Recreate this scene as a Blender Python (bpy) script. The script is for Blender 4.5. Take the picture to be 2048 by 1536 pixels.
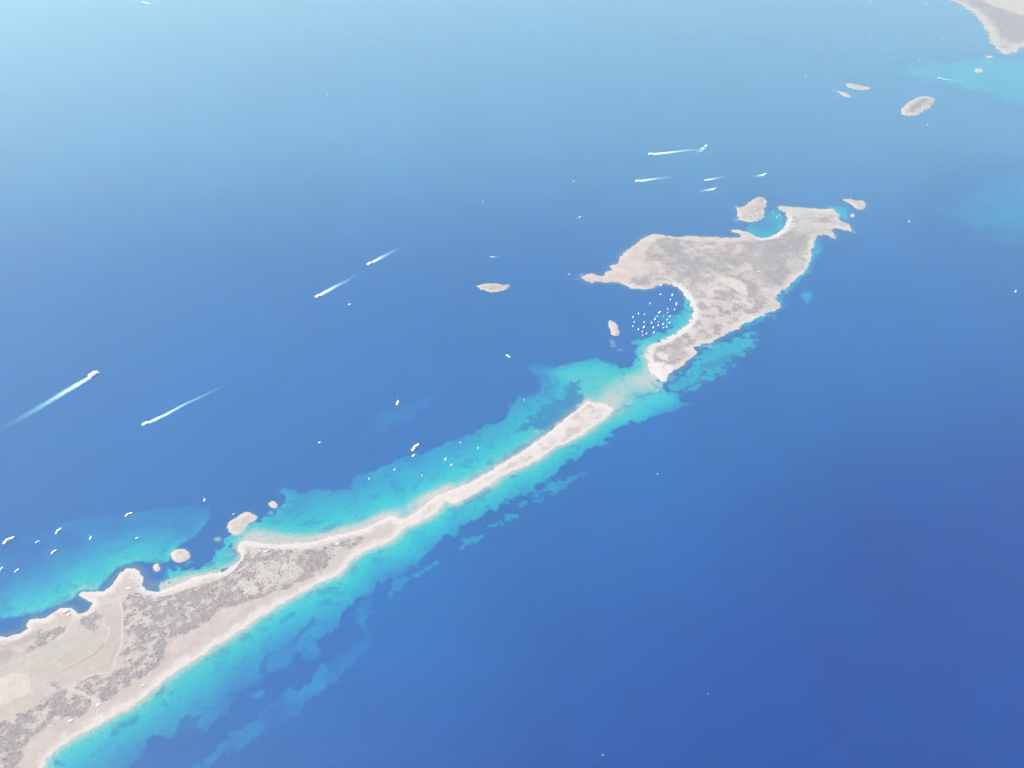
import bpy, math, random
import numpy as np

for o in list(bpy.data.objects):
    bpy.data.objects.remove(o)
scene = bpy.context.scene
COL = scene.collection
random.seed(7)
rng = np.random.default_rng(11)

# ------------------------------------------------------------------ camera, sky, sun, exposure
CAM_H = 2800.0                      # metres above the sea
PITCH = math.radians(40.0)          # below the horizon
F = 1577.0                          # focal length in photo pixels (photo is 2048 wide)
cam_d = bpy.data.cameras.new('camera')
cam_d.sensor_width = 36.0
cam_d.lens = 36.0 * F / 2048.0
cam_d.clip_start = 1.0
cam_d.clip_end = 400000.0
cam = bpy.data.objects.new('camera', cam_d)
COL.objects.link(cam)
cam.location = (0, 0, CAM_H)
cam.rotation_euler = (math.pi / 2 - PITCH, 0, 0)
scene.camera = cam

SUN_EL, SUN_AZ = math.radians(66), math.radians(-66)   # azimuth measured clockwise from +Y (view direction)
world = bpy.data.worlds.new('World')
scene.world = world
world.use_nodes = True
wn = world.node_tree
sky = wn.nodes.new('ShaderNodeTexSky')
sky.sky_type = 'NISHITA'
sky.sun_disc = False
sky.sun_elevation = SUN_EL
sky.sun_rotation = SUN_AZ
sky.air_density = 1.0
sky.dust_density = 1.2
sky.ozone_density = 1.2
bg = wn.nodes['Background']
bg.inputs['Strength'].default_value = 0.13
wn.links.new(sky.outputs[0], bg.inputs['Color'])
sun_d = bpy.data.lights.new('sun', 'SUN')
sun_d.energy = 4.0
sun_d.angle = math.radians(0.5)
sun_d.color = (1.0, 0.965, 0.92)
sun = bpy.data.objects.new('sun', sun_d)
COL.objects.link(sun)
sdir = (math.sin(SUN_AZ) * math.cos(SUN_EL), math.cos(SUN_AZ) * math.cos(SUN_EL), math.sin(SUN_EL))
from mathutils import Vector
sun.rotation_euler = Vector(sdir).to_track_quat('Z', 'Y').to_euler()
sun.location = (sdir[0] * 5000, sdir[1] * 5000, sdir[2] * 5000)
vs = scene.view_settings
vs.view_transform = 'Standard'
vs.look = 'None'
vs.gamma = 1.0
vs.exposure = 1.19
vs.use_curve_mapping = False
scene.render.engine = 'CYCLES'
scene.cycles.use_denoising = True
scene.cycles.volume_bounces = 1
scene.cycles.max_bounces = 6
scene.cycles.transparent_max_bounces = 12

HAZE_DENSITY = 4.8e-5
HAZE_COLOR = (0.72, 0.92, 0.78)
KT = np.array((2.58, 2.80, 2.80))                                # light level that turns a seen colour into a surface colour
VEIL = np.array((0.055, 0.085, 0.110))

# ------------------------------------------------------------------ helpers
def lin(c):
    c = np.asarray(c, float) / 255.0
    return np.where(c <= 0.04045, c / 12.92, ((c + 0.055) / 1.055) ** 2.4)

def A(*c):
    return np.clip((lin(c) - VEIL) / KT, 0.0015, 0.85)

def W(pts):
    """place on the sea level plane -> world metres"""
    p = np.asarray(pts, float).reshape(-1, 2)
    x = (p[:, 0] - 1024.0) / F
    y = -(p[:, 1] - 768.0) / F
    dy = math.cos(PITCH) + y * math.sin(PITCH)
    dz = -math.sin(PITCH) + y * math.cos(PITCH)
    t = -CAM_H / dz
    return np.stack([x * t, dy * t], 1)

def w1(u, v):
    return W([(u, v)])[0]

def _hash(ix, iy, seed):
    h = (ix.astype(np.int64) * 374761393 + iy.astype(np.int64) * 668265263 + seed * 974711) & 0xffffffff
    h = ((h ^ (h >> 13)) * 1274126177) & 0xffffffff
    return ((h ^ (h >> 16)) & 0xffff).astype(np.float32) / 65535.0

def vnoise(x, y, seed=0):
    ix = np.floor(x); iy = np.floor(y)
    fx = (x - ix).astype(np.float32); fy = (y - iy).astype(np.float32)
    fx = fx * fx * (3 - 2 * fx); fy = fy * fy * (3 - 2 * fy)
    a = _hash(ix, iy, seed); b = _hash(ix + 1, iy, seed)
    c = _hash(ix, iy + 1, seed); d = _hash(ix + 1, iy + 1, seed)
    return (a * (1 - fx) + b * fx) * (1 - fy) + (c * (1 - fx) + d * fx) * fy

def fbm(x, y, size, octv=4, seed=0):
    """-1..1 noise with features of about SIZE metres"""
    s = 0.0; amp = 1.0; tot = 0.0
    for k in range(octv):
        f = (2.0 ** k) / size
        c, sn = math.cos(0.6 * k + 0.3), math.sin(0.6 * k + 0.3)
        s = s + amp * (vnoise((x * c - y * sn) * f + 17.3 * k, (x * sn + y * c) * f + 5.1 * k, seed + 31 * k) * 2 - 1)
        tot += amp; amp *= 0.55
    return 1.7 * s / tot

def sstep(a, b, x):
    t = np.clip((x - a) / (b - a), 0, 1)
    return t * t * (3 - 2 * t)

def smooth_poly(P, n=1):
    for _ in range(n):
        Q = np.roll(P, -1, 0)
        P = np.stack([P * 0.75 + Q * 0.25, P * 0.25 + Q * 0.75], 1).reshape(-1, 2)
    return P

def sdist(P, x, y, reach=600.0):
    """signed distance, positive inside; clipped at -reach"""
    out = np.full(x.shape, -reach, np.float32)
    lo = P.min(0) - reach; hi = P.max(0) + reach
    m = (x > lo[0]) & (x < hi[0]) & (y > lo[1]) & (y < hi[1])
    if not m.any():
        return out
    X = x[m].astype(np.float32); Y = y[m].astype(np.float32)
    best = np.full(X.shape, reach * reach, np.float32)
    ins = np.zeros(X.shape, bool)
    Q = np.roll(P, -1, 0)
    for (ax, ay), (bx, by) in zip(P.astype(np.float32), Q.astype(np.float32)):
        ex, ey = bx - ax, by - ay
        L = ex * ex + ey * ey + 1e-9
        t = np.clip(((X - ax) * ex + (Y - ay) * ey) / L, 0, 1)
        d = (X - ax - t * ex) ** 2 + (Y - ay - t * ey) ** 2
        np.minimum(best, d, out=best)
        if ay != by:
            cr = ((ay > Y) != (by > Y)) & (X < (ey and (Y - ay) * (ex / ey) + ax))
            ins ^= cr
    r = np.sqrt(best)
    out[m] = np.where(ins, r, -r)
    return out

def polydist(L, x, y):
    """distance to an open polyline"""
    best = np.full(x.shape, 1e12, np.float32)
    for (ax, ay), (bx, by) in zip(L[:-1], L[1:]):
        ex, ey = bx - ax, by - ay
        t = np.clip(((x - ax) * ex + (y - ay) * ey) / (ex * ex + ey * ey + 1e-9), 0, 1)
        best = np.minimum(best, (x - ax - t * ex) ** 2 + (y - ay - t * ey) ** 2)
    return np.sqrt(best)

def ellipse(u, v, ru, rv, n=14, ang=0.0):
    a = np.linspace(0, 2 * np.pi, n, endpoint=False)
    c, s = math.cos(ang), math.sin(ang)
    ex, ey = ru * np.cos(a), rv * np.sin(a)
    return [(u + ex[i] * c - ey[i] * s, v + ex[i] * s + ey[i] * c) for i in range(n)]

def mesh_obj(name, verts, faces, mat, parent=None, cols=None, smooth=False, attrs=None):
    me = bpy.data.meshes.new(name)
    verts = np.asarray(verts, np.float32); faces = np.asarray(faces, np.int32)
    k = faces.shape[1]
    me.vertices.add(len(verts)); me.vertices.foreach_set('co', verts.ravel())
    me.loops.add(faces.size); me.loops.foreach_set('vertex_index', faces.ravel())
    me.polygons.add(len(faces))
    me.polygons.foreach_set('loop_start', np.arange(0, faces.size, k, dtype=np.int32))
    if smooth:
        me.polygons.foreach_set('use_smooth', np.ones(len(faces), bool))
    me.update(calc_edges=True)
    if cols is not None:
        at = me.color_attributes.new('tint', 'FLOAT_COLOR', 'POINT')
        at.data.foreach_set('color', np.concatenate([cols, np.ones((len(cols), 1))], 1).astype(np.float32).ravel())
    for n, v in (attrs or {}).items():
        at = me.attributes.new(n, 'FLOAT', 'POINT')
        at.data.foreach_set('value', np.asarray(v, np.float32))
    me.materials.append(mat)
    o = bpy.data.objects.new(name, me)
    COL.objects.link(o)
    if parent is not None:
        o.parent = parent
    return o

def tag(o, label=None, cat=None, group=None, kind=None):
    if label: o['label'] = label
    if cat: o['category'] = cat
    if group: o['group'] = group
    if kind: o['kind'] = kind
    return o

# ------------------------------------------------------------------ materials
def new_mat(name):
    m = bpy.data.materials.new(name); m.use_nodes = True
    nt = m.node_tree
    return m, nt, nt.nodes['Principled BSDF']

def tinted(name, rough, noise_size, noise_amt, bump=0.0, spec=0.3, detail2=None):
    """surface colour from the mesh's own tint, broken up by fine procedural grain"""
    m, nt, b = new_mat(name)
    at = nt.nodes.new('ShaderNodeAttribute'); at.attribute_name = 'tint'
    geo = nt.nodes.new('ShaderNodeNewGeometry')
    nz = nt.nodes.new('ShaderNodeTexNoise'); nz.inputs['Scale'].default_value = 1.0 / noise_size
    nz.inputs['Detail'].default_value = 5.0; nz.inputs['Roughness'].default_value = 0.65
    nt.links.new(geo.outputs['Position'], nz.inputs['Vector'])
    mr = nt.nodes.new('ShaderNodeMapRange')
    mr.inputs['From Min'].default_value = 0.25; mr.inputs['From Max'].default_value = 0.75
    mr.inputs['To Min'].default_value = 1.0 - noise_amt; mr.inputs['To Max'].default_value = 1.0 + noise_amt
    nt.links.new(nz.outputs['Fac'], mr.inputs['Value'])
    vm = nt.nodes.new('ShaderNodeVectorMath'); vm.operation = 'SCALE'
    nt.links.new(at.outputs['Color'], vm.inputs[0]); nt.links.new(mr.outputs[0], vm.inputs['Scale'])
    nt.links.new(vm.outputs[0], b.inputs['Base Color'])
    b.inputs['Roughness'].default_value = rough
    b.inputs['Specular IOR Level'].default_value = spec
    if bump:
        bp = nt.nodes.new('ShaderNodeBump'); bp.inputs['Strength'].default_value = bump; bp.inputs['Distance'].default_value = noise_size * 0.25
        nt.links.new(nz.outputs['Fac'], bp.inputs['Height']); nt.links.new(bp.outputs[0], b.inputs['Normal'])
    return m

M_LAND = tinted('dry_ground', 0.95, 14.0, 0.10, 0.35, 0.1)
M_BUSH = tinted('scrub_leaves', 0.9, 3.0, 0.30, 0.0, 0.15)
M_PATH = tinted('dirt_track', 0.95, 8.0, 0.08, 0.0, 0.1)

def sea_material():
    m, nt, b = new_mat('sea_water')
    at = nt.nodes.new('ShaderNodeAttribute'); at.attribute_name = 'tint'
    geo = nt.nodes.new('ShaderNodeNewGeometry')
    nz = nt.nodes.new('ShaderNodeTexNoise'); nz.inputs['Scale'].default_value = 1 / 900.0; nz.inputs['Detail'].default_value = 6
    mp = nt.nodes.new('ShaderNodeMapping'); mp.inputs['Rotation'].default_value = (0, 0, 0.5); mp.inputs['Scale'].default_value = (1, 0.35, 1)
    nt.links.new(geo.outputs['Position'], mp.inputs['Vector']); nt.links.new(mp.outputs[0], nz.inputs['Vector'])
    n2 = nt.nodes.new('ShaderNodeTexNoise'); n2.inputs['Scale'].default_value = 1 / 11.0; n2.inputs['Detail'].default_value = 3
    nt.links.new(geo.outputs['Position'], n2.inputs['Vector'])
    mr = nt.nodes.new('ShaderNodeMapRange'); mr.inputs['From Min'].default_value = 0.3; mr.inputs['From Max'].default_value = 0.7
    mr.inputs['To Min'].default_value = 0.93; mr.inputs['To Max'].default_value = 1.07
    nt.links.new(nz.outputs['Fac'], mr.inputs['Value'])
    m2 = nt.nodes.new('ShaderNodeMapRange'); m2.inputs['From Min'].default_value = 0.3; m2.inputs['From Max'].default_value = 0.7
    m2.inputs['To Min'].default_value = 0.84; m2.inputs['To Max'].default_value = 1.16
    nt.links.new(n2.outputs['Fac'], m2.inputs['Value'])
    mu = nt.nodes.new('ShaderNodeMath'); mu.operation = 'MULTIPLY'
    nt.links.new(mr.outputs[0], mu.inputs[0]); nt.links.new(m2.outputs[0], mu.inputs[1])
    vm = nt.nodes.new('ShaderNodeVectorMath'); vm.operation = 'SCALE'
    nt.links.new(at.outputs['Color'], vm.inputs[0]); nt.links.new(mu.outputs[0], vm.inputs['Scale'])
    nt.links.new(vm.outputs[0], b.inputs['Base Color'])
    b.inputs['Roughness'].default_value = 0.10
    b.inputs['IOR'].default_value = 1.33
    wv = nt.nodes.new('ShaderNodeTexNoise'); wv.inputs['Scale'].default_value = 1 / 9.0; wv.inputs['Detail'].default_value = 4
    nt.links.new(mp.outputs[0], wv.inputs['Vector'])
    bp = nt.nodes.new('ShaderNodeBump'); bp.inputs['Strength'].default_value = 0.12; bp.inputs['Distance'].default_value = 1.0
    nt.links.new(wv.outputs['Fac'], bp.inputs['Height']); nt.links.new(bp.outputs[0], b.inputs['Normal'])
    return m
M_SEA = sea_material()

def plain(name, c, rough=0.5, amt=0.06, size=1.5, spec=0.4):
    m, nt, b = new_mat(name)
    geo = nt.nodes.new('ShaderNodeNewGeometry')
    nz = nt.nodes.new('ShaderNodeTexNoise'); nz.inputs['Scale'].default_value = 1.0 / size
    nt.links.new(geo.outputs['Position'], nz.inputs['Vector'])
    rp = nt.nodes.new('ShaderNodeValToRGB')
    lo = [max(0, v * (1 - amt)) for v in c]; hi = [min(1, v * (1 + amt)) for v in c]
    rp.color_ramp.elements[0].color = (*lo, 1); rp.color_ramp.elements[1].color = (*hi, 1)
    nt.links.new(nz.outputs['Fac'], rp.inputs[0]); nt.links.new(rp.outputs[0], b.inputs['Base Color'])
    b.inputs['Roughness'].default_value = rough; b.inputs['Specular IOR Level'].default_value = spec
    return m
M_WHITE = plain('white_gelcoat', (0.80, 0.80, 0.79), 0.35)
M_DECK = plain('teak_deck', (0.48, 0.42, 0.34), 0.7)
M_GLASS = plain('tinted_glass', (0.05, 0.07, 0.09), 0.1)
M_GREY = plain('grey_metal', (0.35, 0.36, 0.37), 0.4)
M_SAIL = plain('sail_cloth', (0.78, 0.77, 0.74), 0.8)
M_LIME = plain('lime_wash', (0.38, 0.36, 0.33), 0.9)
M_ROOF = plain('flat_roof', (0.36, 0.34, 0.31), 0.9)
M_WOOD = plain('door_wood', (0.20, 0.13, 0.08), 0.8)
M_RED = plain('red_antifoul', (0.30, 0.05, 0.04), 0.6)
M_ROCK = plain('pale_rock', tuple(A(214, 203, 197)), 0.95, 0.15, 6.0, 0.1)

def foam_material():
    m = bpy.data.materials.new('wake_foam'); m.use_nodes = True
    nt = m.node_tree; nt.nodes.clear()
    out = nt.nodes.new('ShaderNodeOutputMaterial')
    tr = nt.nodes.new('ShaderNodeBsdfTransparent')
    df = nt.nodes.new('ShaderNodeBsdfDiffuse')
    at = nt.nodes.new('ShaderNodeAttribute'); at.attribute_name = 'foam'
    geo = nt.nodes.new('ShaderNodeNewGeometry')
    nz = nt.nodes.new('ShaderNodeTexNoise'); nz.inputs['Scale'].default_value = 1 / 9.0; nz.inputs['Detail'].default_value = 5; nz.inputs['Roughness'].default_value = 0.7
    nt.links.new(geo.outputs['Position'], nz.inputs['Vector'])
    rp = nt.nodes.new('ShaderNodeValToRGB')
    rp.color_ramp.elements[0].position = 0.05; rp.color_ramp.elements[0].color = (0.10, 0.36, 0.47, 1)
    rp.color_ramp.elements[1].position = 1.0; rp.color_ramp.elements[1].color = (0.60, 0.61, 0.61, 1)
    nt.links.new(at.outputs['Fac'], rp.inputs[0]); nt.links.new(rp.outputs[0], df.inputs['Color'])
    m1 = nt.nodes.new('ShaderNodeMath'); m1.operation = 'MULTIPLY_ADD'
    nt.links.new(nz.outputs['Fac'], m1.inputs[0]); m1.inputs[1].default_value = 1.4; m1.inputs[2].default_value = 0.35
    m2 = nt.nodes.new('ShaderNodeMath'); m2.operation = 'MULTIPLY'; m2.use_clamp = True
    nt.links.new(m1.outputs[0], m2.inputs[0]); nt.links.new(at.outputs['Fac'], m2.inputs[1])
    mx = nt.nodes.new('ShaderNodeMixShader')
    nt.links.new(m2.outputs[0], mx.inputs[0]); nt.links.new(tr.outputs[0], mx.inputs[1]); nt.links.new(df.outputs[0], mx.inputs[2])
    nt.links.new(mx.outputs[0], out.inputs['Surface'])
    return m
M_FOAM = foam_material()

# ------------------------------------------------------------------ coastlines (traced as places on the sea-level plane)
HEADLAND = [(0,1276),(32,1270),(54,1261),(56,1245),(64,1237),(82,1237),(95,1235),(107,1222),(125,1215),(142,1215),(151,1222),(155,1230),(172,1224),(182,1215),(186,1206),(175,1200),(162,1192),(161,1187),(175,1185),(200,1185),(217,1177),(227,1165),(237,1150),(250,1140),(265,1137),(277,1144),(285,1155),(287,1170),(297,1182),(312,1184),(337,1176),(362,1167),(390,1155),(425,1147),(450,1140),(470,1130),(482,1119),(481,1109),(475,1102),(477,1093),(484,1084),(494,1081),(512,1085),(537,1089),(575,1089),(612,1085),(650,1077),(687,1067),(725,1059),(750,1047),(767,1037),(780,1032),(792,1036),(805,1040),(825,1029),(845,1015),(850,1005),(870,995),(880,990),(890,984),(915,977),(945,963),(965,952),(985,940),(997,932),(1022,918),(1050,900),(1075,882),(1100,864),(1125,842),(1145,825),(1162,816),(1173,802),(1179,801),(1185,805),(1205,806),(1220,812),(1225,822),(1215,832),(1195,847),(1170,865),(1150,875),(1135,885),(1110,893),(1095,906),(1075,918),(1060,928),(1030,938),(1012,947),(999,953),(987,965),(962,979),(937,992),(912,1006),(904,1006),(897,1000),(886,1002),(884,1012),(870,1026),(840,1043),(817,1051),(807,1058),(795,1071),(775,1083),(750,1093),(732,1099),(717,1109),(705,1117),(692,1133),(677,1150),(650,1160),(625,1172),(595,1190),(560,1209),(525,1229),(495,1249),(462,1272),(430,1292),(400,1312),(362,1334),(337,1352),(312,1374),(287,1396),(262,1412),(225,1432),(195,1449),(162,1467),(125,1489),(100,1509),(88,1527),(78,1560),(50,1640),(-40,1760),(-500,1760),(-560,1420),(-200,1290)]
ISLAND = [(1325,766),(1312,752),(1300,745),(1297,725),(1292,710),(1297,695),(1307,687),(1337,677),(1362,662),(1378,647),(1386,630),(1383,610),(1375,595),(1362,580),(1350,571),(1332,567),(1317,570),(1302,577),(1285,579),(1265,577),(1255,572),(1242,566),(1220,564),(1195,565),(1175,564),(1167,557),(1172,550),(1187,547),(1197,552),(1207,555),(1209,547),(1220,542),(1230,542),(1222,536),(1220,531),(1235,529),(1240,517),(1247,507),(1260,497),(1275,485),(1290,475),(1305,468),(1320,469),(1337,474),(1362,474),(1377,471),(1390,472),(1400,474),(1437,474),(1475,475),(1485,472),(1480,467),(1462,462),(1470,460),(1490,462),(1505,467),(1512,474),(1525,476),(1545,472),(1562,462),(1572,447),(1575,432),(1570,425),(1555,417),(1562,411),(1580,414),(1612,416),(1650,419),(1667,417),(1672,425),(1682,431),(1677,437),(1682,444),(1695,446),(1700,456),(1709,464),(1697,462),(1677,456),(1665,455),(1664,462),(1671,476),(1665,476),(1655,469),(1637,470),(1629,480),(1626,497),(1621,515),(1617,535),(1605,546),(1587,560),(1575,577),(1560,584),(1555,590),(1552,600),(1565,611),(1550,622),(1525,630),(1500,642),(1475,657),(1437,677),(1425,682),(1400,690),(1385,697),(1395,705),(1382,717),(1365,732),(1342,742),(1337,755)]
FARLAND = [(1896,0),(1911,2),(1936,17),(1956,35),(1971,57),(1981,80),(1993,100),(2008,110),(2021,109),(2048,92),(2120,70),(2250,30),(2420,-40),(2350,-180),(2000,-180),(1860,-40)]
ISLETS = [
 # name-label, outline, height, roughness
 ('lens shaped pinkish rock islet alone in open water left of the large island', [(950,572),(967,569),(985,567),(1005,570),(1018,570),(1016,577),(1002,582),(982,584),(967,581),(957,576)], 16, 5),
 ('slim pinkish rock islet at the mouth of the crescent bay', [(1216,642),(1222,640),(1232,650),(1240,665),(1237,672),(1225,672),(1222,660),(1217,652)], 9, 5),
 ('heart shaped pinkish islet guarding the cove at the top of the large island', [(1472,415),(1485,414),(1495,410),(1497,405),(1510,395),(1522,394),(1532,400),(1534,410),(1529,422),(1527,435),(1522,440),(1500,445),(1482,441),(1475,432),(1472,420)], 16, 6),
 ('jagged rock islet carrying the white lighthouse', [(1685,400),(1700,397),(1712,402),(1725,401),(1732,407),(1727,421),(1715,419),(1705,411),(1695,404)], 10, 6),
 ('tiny rock between the lighthouse islet and the large island', ellipse(1705, 431, 4.5, 3.5), 4, 4),
 ('oval far islet with grey scrub top and pale rocky rim', [(1803,226),(1807,212),(1818,205),(1836,195),(1861,192),(1871,200),(1866,210),(1846,222),(1833,231),(1811,231)], 14, 10),
 ('narrow far rock strip, longer of the pair left of the oval far islet', [(1690,170),(1700,166),(1715,170),(1743,175),(1730,180),(1710,179),(1697,174)], 8, 6),
 ('narrow far rock strip, shorter of the pair left of the oval far islet', [(1672,182),(1685,183),(1695,186),(1704,196),(1690,194),(1680,187)], 7, 6),
 ('small pale rock off the tip of the far headland', ellipse(1957, 141, 8, 4.5), 5, 5),
 ('thin low rock close under the tip of the far headland', ellipse(1979, 113.5, 7, 2.5), 4, 4),
 ('kidney shaped pale islet off the corner of the near land', [(456,1052),(457,1045),(470,1037),(482,1029),(497,1025),(512,1029),(515,1037),(505,1045),(490,1051),(484,1062),(477,1069),(466,1067),(457,1066)], 7, 3),
 ('little rounded islet above the kidney shaped islet', [(536,1006),(544,1001),(552,1005),(556,1012),(550,1018),(540,1013)], 6, 2),
 ('nearly awash low reef rock below the kidney shaped islet', ellipse(435, 1078, 7, 3.5), 1.2, 3),
 ('round pale islet between the two near points', ellipse(361, 1111, 18.5, 13.5), 7, 2),
 ('small rock beside the domed near point', ellipse(313, 1135, 6.5, 8), 4, 3),
]

class Coast:
    def __init__(self, pts, rough, soft=1, seed=0):
        self.P = smooth_poly(W(pts), soft)
        self.rough = rough; self.seed = seed
    def sd(self, x, y, reach=600.0):
        s = sdist(self.P, x, y, reach)
        n = 0.6 * fbm(x, y, 50.0, 4, 400 + self.seed) + 0.6 * fbm(x, y, 18.0, 3, 500 + self.seed)
        return s + self.rough * n * np.clip(1 - np.abs(s) / 120, 0, 1)

C_HEAD = Coast(HEADLAND, 8.0, 1, 1)
C_ISL = Coast(ISLAND, 15.0, 1, 2)
C_FAR = Coast(FARLAND, 60.0, 1, 3)
def _inr(p):
    q = W(p); n = np.roll(q, -1, 0)
    return math.sqrt(abs((q[:, 0] * n[:, 1] - q[:, 1] * n[:, 0]).sum()) / 2 / math.pi)
C_LETS = [Coast(p, min(r * 2.2, 0.30 * _inr(p)), 1, 10 + i) for i, (_, p, h, r) in enumerate(ISLETS)]
ALL_COASTS = [C_HEAD, C_ISL, C_FAR] + C_LETS

# ------------------------------------------------------------------ sea: sandy shallows, seagrass meadows, deep water
SAND = [   # outline, edge width m, edge noise m, depth factor, extra depth
 # open-side sand along the spit
 ([(255,1545),(285,1512),(300,1482),(330,1476),(352,1470),(400,1466),(445,1439),(462,1414),(495,1384),(527,1359),(560,1337),(587,1324),(592,1312),(612,1302),(610,1314),(617,1319),(640,1317),(646,1299),(641,1282),(662,1264),(692,1244),(694,1219),(712,1199),(737,1189),(762,1169),(800,1146),(837,1122),(862,1100),(912,1070),(930,1057),(970,1032),(1000,1015),(1045,992),(1070,975),(1097,957),(1130,932),(1162,913),(1210,889),(1217,872),(1240,857),(1260,850),(1287,837),(1312,830),(1332,825),(1347,830),(1355,820),(1385,810),(1382,802),(1355,800),(1350,787),(1330,783),(1330,765),(1300,760),(1200,812),(1000,915),(800,1028),(600,1125),(350,1290),(100,1450),(-40,1560),(100,1600)], 11, 15, 1.0, 0.0),
 ([(380,1530),(425,1502),(445,1474),(482,1452),(517,1429),(535,1407),(570,1384),(605,1374),(620,1367),(640,1332),(675,1317),(717,1282),(730,1265),(714,1252),(712,1222),(722,1209),(737,1197),(750,1207),(745,1227),(735,1252),(738,1268),(750,1282),(742,1299),(700,1332),(662,1359),(625,1392),(607,1409),(600,1429),(575,1437),(540,1452),(505,1474),(475,1494),(432,1527),(410,1550),(330,1600),(300,1600)], 10, 14, 0.0, 0.76),
 ([(770,1177),(800,1160),(806,1150),(802,1182),(780,1199),(763,1193)], 10, 12, 0.0, 0.70),
 ([(808,1160),(850,1140),(885,1113),(915,1095),(940,1068),(965,1073),(985,1040),(1007,1038),(1035,1028),(1030,1036),(1005,1050),(975,1070),(957,1087),(935,1093),(905,1106),(870,1124),(850,1142),(822,1157)], 8, 14, 0.0, 0.62),
 (ellipse(1045, 1007, 10, 6, ang=-0.6), 8, 8, 0.0, 0.66),
 (ellipse(519, 1386, 13, 7, ang=-0.4), 8, 8, 0.0, 0.70),
 ([(1065,987),(1105,965),(1145,952),(1165,940),(1160,955),(1135,972),(1105,982),(1080,1000),(1068,998)], 12, 22, 0.0, 0.66),
 # sheltered side: lagoon left of the near points
 ([(-300,1160),(0,1108),(60,1064),(150,1035),(250,1028),(330,1012),(420,1003),(426,1025),(412,1055),(390,1072),(362,1088),(345,1108),(338,1128),(300,1124),(277,1127),(243,1131),(215,1158),(195,1178),(158,1180),(148,1198),(110,1213),(60,1227),(0,1240),(-300,1280)], 16, 8, 0.92, 0.0),
 # sheltered side along the spit and the strait
 ([(470,1090),(474,1072),(488,1058),(515,1043),(540,1030),(562,1020),(575,1005),(572,992),(558,976),(600,979),(650,979),(662,977),(700,983),(706,955),(737,947),(774,930),(812,910),(850,907),(887,885),(937,872),(962,855),(1000,850),(1020,820),(1022,802),(1034,790),(1082,783),(1077,755),(1055,737),(1037,722),(1100,733),(1137,732),(1175,720),(1200,716),(1220,727),(1240,738),(1275,730),(1268,705),(1280,688),(1300,680),(1330,700),(1330,760),(1240,820),(1200,842),(1100,905),(950,992),(800,1070),(600,1135),(500,1120)], 13, 14, 0.8, 0.0),
 ([(697,895),(702,865),(762,825),(812,800),(880,785),(872,807),(832,835),(795,860),(752,872),(742,892)], 40, 20, 0.0, 0.84),
 ([(310,1185),(330,1152),(342,1138),(380,1131),(425,1125),(440,1110),(450,1092),(458,1072),(480,1066),(492,1085),(488,1120),(430,1170),(330,1195)], 8, 22, 0.9, 0.0),
 # round the large island
 ([(1332,772),(1340,757),(1375,737),(1400,715),(1398,702),(1440,688),(1480,668),(1500,660),(1513,666),(1502,690),(1478,712),(1440,742),(1400,765),(1370,780),(1345,790)], 34, 34, 0.0, 0.50),
 ([(1593,590),(1610,582),(1625,576),(1629,590),(1620,609),(1608,600)], 26, 16, 0.0, 0.60),
 ([(1560,650),(1585,640),(1580,655),(1562,664)], 20, 16, 0.0, 0.78),
 ([(1365,580),(1370,600),(1358,625),(1330,627),(1312,634),(1318,643),(1345,650),(1328,664),(1300,673),(1262,684),(1285,692),(1385,672),(1398,630)], 22, 20, 1.0, 0.10),
 ([(1532,425),(1552,420),(1577,440),(1560,465),(1530,480),(1505,472),(1488,455),(1500,444),(1524,440)], 30, 16, 0.45, 0.42),
 ([(1650,410),(1682,410),(1697,420),(1702,432),(1690,442),(1672,430)], 26, 18, 0.0, 0.58),
 ([(1630,480),(1645,478),(1640,510),(1628,540),(1600,560),(1570,600),(1560,625),(1500,650),(1440,680),(1430,670),(1540,610),(1600,540)], 24, 22, 0.4, 0.52),
 # far shoals
 ([(1770,135),(1900,112),(2000,114),(2200,100),(2250,220),(2050,225),(1900,172),(1800,158)], 260, 90, 0.0, 0.56),
 ([(1870,390),(2000,330),(2300,330),(2300,500),(1900,490)], 340, 80, 0.0, 0.72),
]
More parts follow.
